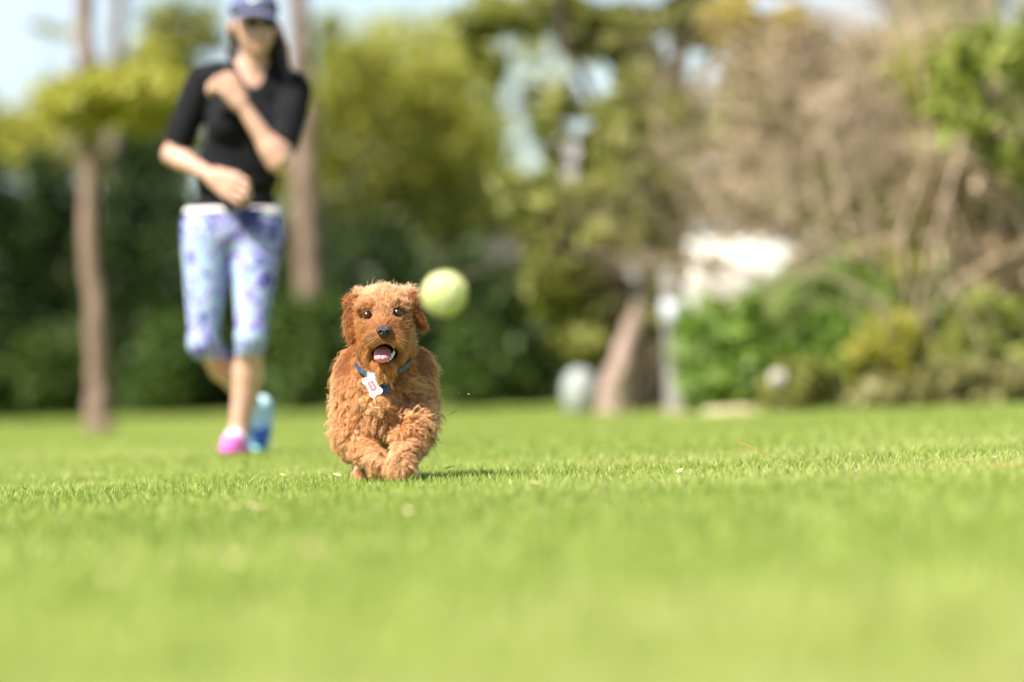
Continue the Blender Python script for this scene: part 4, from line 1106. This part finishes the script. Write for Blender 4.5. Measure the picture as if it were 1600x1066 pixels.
    for i in range(n):
        a = 2 * math.pi * i / n
        for dz, dr in ((-.0058, -.001), (-.0058, .0015), (.0058, .0015), (.0058, -.001)): Vc.append(collar_pt(a, dz, dr))
    for i in range(n):
        for k in range(4):
            a0 = i * 4 + k; a1 = i * 4 + (k + 1) % 4; b0 = ((i + 1) % n) * 4 + k; b1 = ((i + 1) % n) * 4 + (k + 1) % 4
            Fc.append((a0, b0, b1, a1))
    collar = mesh_obj('collar', Vc, Fc, m, root, smooth=False)
    metal = bpy.data.materials.new('pale_metal'); metal.use_nodes = True
    p = metal.node_tree.nodes['Principled BSDF']; p.inputs['Base Color'].default_value = (.75, .72, .68, 1); p.inputs['Metallic'].default_value = .9; p.inputs['Roughness'].default_value = .25
    brass = bpy.data.materials.new('brass_ring'); brass.use_nodes = True
    p = brass.node_tree.nodes['Principled BSDF']; p.inputs['Base Color'].default_value = (.62, .47, .18, 1); p.inputs['Metallic'].default_value = .9; p.inputs['Roughness'].default_value = .3
    Vb = []; Fb = []
    for k, a in enumerate((-.55, -.45, -.35, -.25)):
        for dz, dr in ((-.0055, .0022), (-.0055, .0048), (.0055, .0048), (.0055, .0022)): Vb.append(collar_pt(a, dz, dr))
    for i in range(3):
        for k in range(4):
            Fb.append((i*4+k, (i+1)*4+k, (i+1)*4+(k+1) % 4, i*4+(k+1) % 4))
    Fb += [(3, 2, 1, 0), (12, 13, 14, 15)]
    mesh_obj('buckle', Vb, Fb, metal, collar, smooth=False)
    ry = -.072
    c = q(595.5, 594, ry); ang = np.linspace(0, 2*np.pi, 25)
    Vt, Ft_ = tube_arrays([c + np.array([.0062 * math.sin(t), .001 * math.cos(t), .0085 * math.cos(t)]) for t in ang], [.0009] * 25, 6)
    np_mesh('ring', Vt, Ft_, brass, collar, smooth=True)
    # bone tag
    axis = np.array([13.5, 24.0]) / np.linalg.norm([13.5, 24.0])         # image axis along the bone (x right, y down)
    ax3 = np.array([axis[0], -.10, -axis[1]]); ax3 /= np.linalg.norm(ax3)
    ac3 = np.array([axis[1], 0, axis[0]]); ac3 -= ax3 * (ac3 @ ax3); ac3 /= np.linalg.norm(ac3)
    nn = np.cross(ac3, ax3); nn = nn if nn[1] < 0 else -nn
    tc_ = q(583, 603, ry - .010)
    pts = []
    def arc(cx, cy, r, a0, a1, k=9):
        for t in np.linspace(a0, a1, k): pts.append((cx + r * math.cos(t), cy + r * math.sin(t)))
    hl, hw, kr = .0185, .0088, .0085
    arc(hl, hw, kr, -.7, 2.6); arc(-hl, hw, kr, .55, 3.85); arc(-hl, -hw, kr, 2.45, 5.75); arc(hl, -hw, kr, -2.6 , .7)
    k = len(pts)
    Vb = [tc_ + ax3 * a + ac3 * b + nn * .0012 for a, b in pts] + [tc_ + ax3 * a + ac3 * b - nn * .0012 for a, b in pts]
    cf = len(Vb); Vb += [tc_ + nn * .0012, tc_ - nn * .0012]
    Fb = [(cf, i, (i+1) % k) for i in range(k)] + [(cf + 1, k + (i+1) % k, k + i) for i in range(k)] + [(i, k + i, k + (i+1) % k, (i+1) % k) for i in range(k)]
    enamel = surf_mat('white_enamel', (0.74, 0.80, 0.80), (0.80, 0.85, 0.85), scale=40, rough=.3, spec=.5)
    red = surf_mat('red_print', (0.72, 0.10, 0.11), (0.78, 0.15, 0.15), scale=60, rough=.35)
    bone = mesh_obj('bone_tag', Vb, Fb, [enamel, red], collar, smooth=False)
    # printed red panel with its illegible pale lettering, part of the tag's mesh
    def quad(a0, a1, b0, b1, lift_, mi):
        me_v.extend([tc_ + ax3 * a + ac3 * b + nn * (.0012 + lift_) for a, b in ((a0, b0), (a1, b0), (a1, b1), (a0, b1))])
        me_f.append(tuple(range(len(me_v) - 4, len(me_v)))); me_m.append(mi)
    me_v = [tuple(map(float, x)) for x in Vb]; me_f = list(Fb); me_m = [0] * len(Fb)
    quad(-.0125, .0125, -.0075, .0075, .0003, 1)
    x = -.0095
    for glyph in ('h', 'v', 'h', 'e', 'v', 'h'):
        if glyph == 'v': quad(x, x + .0009, -.0032, .0032, .0006, 0); x += .0022
        elif glyph == 'h':
            quad(x, x + .0008, -.0034, .0034, .0006, 0); quad(x + .001, x + .0022, 0.0026, .0034, .0006, 0); quad(x + .001, x + .0022, -.0034, -.0026, .0006, 0); x += .0038
        else:
            quad(x, x + .0008, -.0034, .0034, .0006, 0); quad(x + .0020, x + .0028, -.0034, .0034, .0006, 0); quad(x + .0009, x + .0019, -.0004, .0004, .0006, 0); x += .0042
    nm_ = bpy.data.meshes.new('bone_tag'); nm_.from_pydata([tuple(map(float, v)) for v in me_v], [], me_f); nm_.materials.append(enamel); nm_.materials.append(red)
    nm_.polygons.foreach_set('material_index', me_m); nm_.update(); bone.data = nm_
    dkt = surf_mat('dark_blue_enamel', (0.004, 0.012, 0.03), (0.008, 0.03, 0.06), scale=30, rough=.5)
    c = q(603, 607, ry + .004); n = 20
    Vd = [c + np.array([.0125 * math.cos(6.2832*i/n), y, .0145 * math.sin(6.2832*i/n)]) for y in (-.001, .001) for i in range(n)]
    Fd = [tuple(range(n)), tuple(range(2*n-1, n-1, -1))] + [(i, n+i, n+(i+1) % n, (i+1) % n) for i in range(n)]
    mesh_obj('round_tag', Vd, Fd, dkt, collar, smooth=False)
dog()

# ------------------------------------------------------------------ tennis ball
def ball():
    d = 8889 / 835.0; c = at(695, 459, d); R = .0405
    root = empty('tennis_ball', tuple(c), (.4, .5, .3)); tag(root, 'fuzzy pale yellow green tennis ball flying beside the head of the dog', 'ball')
    felt = surf_mat('tennis_felt', (0.70, 0.74, 0.28), (0.79, 0.82, 0.40), scale=60, rough=1, bump=.8, bscale=160, spec=.1, sheen=.3)
    seam = surf_mat('white_seam', (0.70, 0.70, 0.62), (0.76, 0.76, 0.68), scale=60, rough=.8)
    F = Field((-.055,) * 3, (.055,) * 3, .0028); F.ell((0, 0, 0), (R, R, R), 0)
    V, Q = F.mesh(); np_mesh('felt_cover', V, Q, felt, root, smooth=True)
    t = np.linspace(0, 2 * np.pi, 121); a, b = .44 * np.pi - .0, .3
    A_ = .75; B_ = .25; Cc = 2 * math.sqrt(A_ * B_)
    P = np.stack([A_ * np.cos(t) + B_ * np.cos(3 * t), A_ * np.sin(t) - B_ * np.sin(3 * t), Cc * np.sin(2 * t)], 1) * R * 1.004
    V, Q = tube_arrays(P, [.0016] * len(P), 6); np_mesh('seam', V, Q, seam, root, smooth=True)
    rg = np.random.default_rng(5); n = 9000
    N = rg.standard_normal((n, 3)); N /= np.linalg.norm(N, axis=1)[:, None]
    tn = rg.standard_normal((n, 3)); s = np.linspace(0, 1, 4)
    C = N[:, None] * R + (N * .9 + tn * .5)[:, None] * (s * .0028)[None, :, None]
    hc = bpy.data.hair_curves.new('fuzz'); hc.add_curves([4] * n)
    hc.attributes['position'].data.foreach_set('vector', C.astype(np.float32).ravel())
    ra = hc.attributes.get('radius') or hc.attributes.new('radius', 'FLOAT', 'POINT'); ra.data.foreach_set('value', np.full(n * 4, .00014, dtype=np.float32))
    hc.materials.append(felt); o = bpy.data.objects.new('fuzz', hc); COL.objects.link(o); o.parent = root
ball()

# ------------------------------------------------------------------ litter on the lawn and bits thrown up by the paws
def litter():
    straw = surf_mat('dry_leaf', (0.50, 0.36, 0.19), (0.66, 0.52, 0.32), scale=60, rough=.8)
    rust = surf_mat('orange_needle', (0.50, 0.24, 0.07), (0.60, 0.32, 0.11), scale=40, rough=.7)
    brown = surf_mat('brown_leaf', (0.30, 0.18, 0.11), (0.42, 0.28, 0.19), scale=60, rough=.8)
    green = surf_mat('grass_clipping', (0.34, 0.36, 0.10), (0.46, 0.46, 0.18), scale=60, rough=.7)
    rg = np.random.default_rng(12)
    def depth(px, py, z):                                               # depth at which pixel row py meets height z
        u = (px - 800) / FPX; v = (533 - py) / FPX
        return (z - CAM_H) / (fwd + u * RV + v * UV)[2]
    def leaf(name, c, L, W, mat, yaw, tilt, label, group, cat):
        pts = [(-1, 0, .0), (-.5, .5, .1), (0, .75, .22), (.5, .45, .12), (1, 0, .3), (.5, -.5, .05), (0, -.7, .18), (-.5, -.45, .12), (0, 0, -.05), (.5, 0, .0), (-.5, 0, -.02)]
        V = np.array([(a * L, b * W, h * W) for a, b, h in pts]) * (1 + .12 * rg.standard_normal((11, 1)))
        F = [(0, 1, 10), (1, 2, 8, 10), (2, 3, 9, 8), (3, 4, 9), (4, 5, 9), (5, 6, 8, 9), (6, 7, 10, 8), (7, 0, 10)]
        o = mesh_obj(name, V, F, mat); o.location = tuple(c); o.rotation_euler = (tilt, tilt * .6, yaw)
        tag(o, label, cat, group)
    G = 'dry leaves scattered on the lawn'
    for px, py, L, m, lab in (
        (38, 764, .020, straw, 'small straw dry leaf in the grass at the far left'),
        (398, 792, .020, straw, 'curled straw dry leaf in the grass below the woman'),
        (364, 793, .011, straw, 'tiny pale dry leaf left of the curled straw leaf'),
        (441, 742, .010, straw, 'tiny dry leaf in the grass left of the dog paws'),
        (702, 731, .018, brown, 'brown crumpled leaf in the shadow right of the dog'),
        (527, 742, .016, straw, 'straw dry leaf right beside the left paw of the dog'),
        (638, 798, .012, straw, 'tiny straw leaf in the grass just below the dog'),
        (1504, 719, .016, brown, 'brown dry leaf in the sharp grass at the right'),
        (1556, 714, .014, straw, 'straw coloured leaf near the right edge of the lawn'),
        (1062, 736, .020, straw, 'pale dry leaf in the sharp grass right of centre'),
        (835, 754, .012, straw, 'tiny dry leaf in the grass between dog and right twig'),
        (485, 858, .015, brown, 'blurred pinkish brown leaf in the foreground below the dog'),
        (362, 872, .015, straw, 'blurred straw leaf in the left foreground'),
        (175, 898, .015, straw, 'blurred tan leaf in the lower left foreground'),
        (812, 825, .015, straw, 'blurred pale leaf in the middle foreground'),
        (1085, 915, .015, straw, 'blurred straw leaf in the right foreground')):
        z = .026; d = depth(px, py, z)
        leaf('dry_leaf', at(px, py, d), L, L * .55, m, rg.random() * 6.28, .35, lab, G, 'leaf')
    # long orange needle twig
    d = depth(1182, 712, .030); P = [at(1150, 690, d), at(1168, 696, d), at(1190, 707, d), at(1217, 723, d + .02)]
    V, F = tube_arrays(np.array(P) - P[0], [.0010, .0012, .0012, .0010], 6)
    V2, F2 = tube_arrays(np.array([at(1157, 692, d), at(1159, 702, d), at(1158, 715, d)]) - P[0], [.0009, .0008, .0006], 5)
    V, F = join_arrays([(V, F), (V2, F2)])
    o = np_mesh('pine_needle', V, F, rust, smooth=True); o.location = tuple(P[0]); tag(o, 'long thin orange pine needle lying on the grass right of centre', 'pine needle')
    d = depth(1570, 728, .028); P = [at(1550, 730, d), at(1575, 727, d), at(1605, 722, d)]
    V, F = tube_arrays(np.array(P) - P[0], [.0009, .0011, .0009], 5)
    o = np_mesh('pine_needle', V, F, rust, smooth=True); o.location = tuple(P[0]); tag(o, 'orange pine needle in the grass at the right picture edge', 'pine needle')
    G = 'grass bits kicked up by the dog'
    # clippings in the air
    for i, (px, py, dd, L, W, m, yaw, tilt, lab) in enumerate((
        (708, 645, 13.95, .017, .0030, green, .2, -.75, 'largest grass clipping flying right of the dog'),
        (732, 616, 14.2, .0042, .003, straw, .4, .3, 'pale crumb flying level with the chest right of the dog'),
        (719, 643, 13.9, .003, .0025, straw, 1.1, .8, 'tiny pale crumb flying beside the largest clipping'),
        (500, 676, 13.9, .0045, .002, straw, 1.4, 1.2, 'tiny straw bit flying left of the dog'),
        (717, 614, 14.1, .0026, .002, straw, .6, .5, 'smallest speck flying right of the dog'),
        (694, 718, 13.8, .003, .002, straw, .6, 1.0, 'tiny bit flying just above the shadow of the dog'))):
        leaf('grass_clipping', at(px, py, dd), L, W, m, yaw, tilt, lab, G, 'grass clipping')
litter()
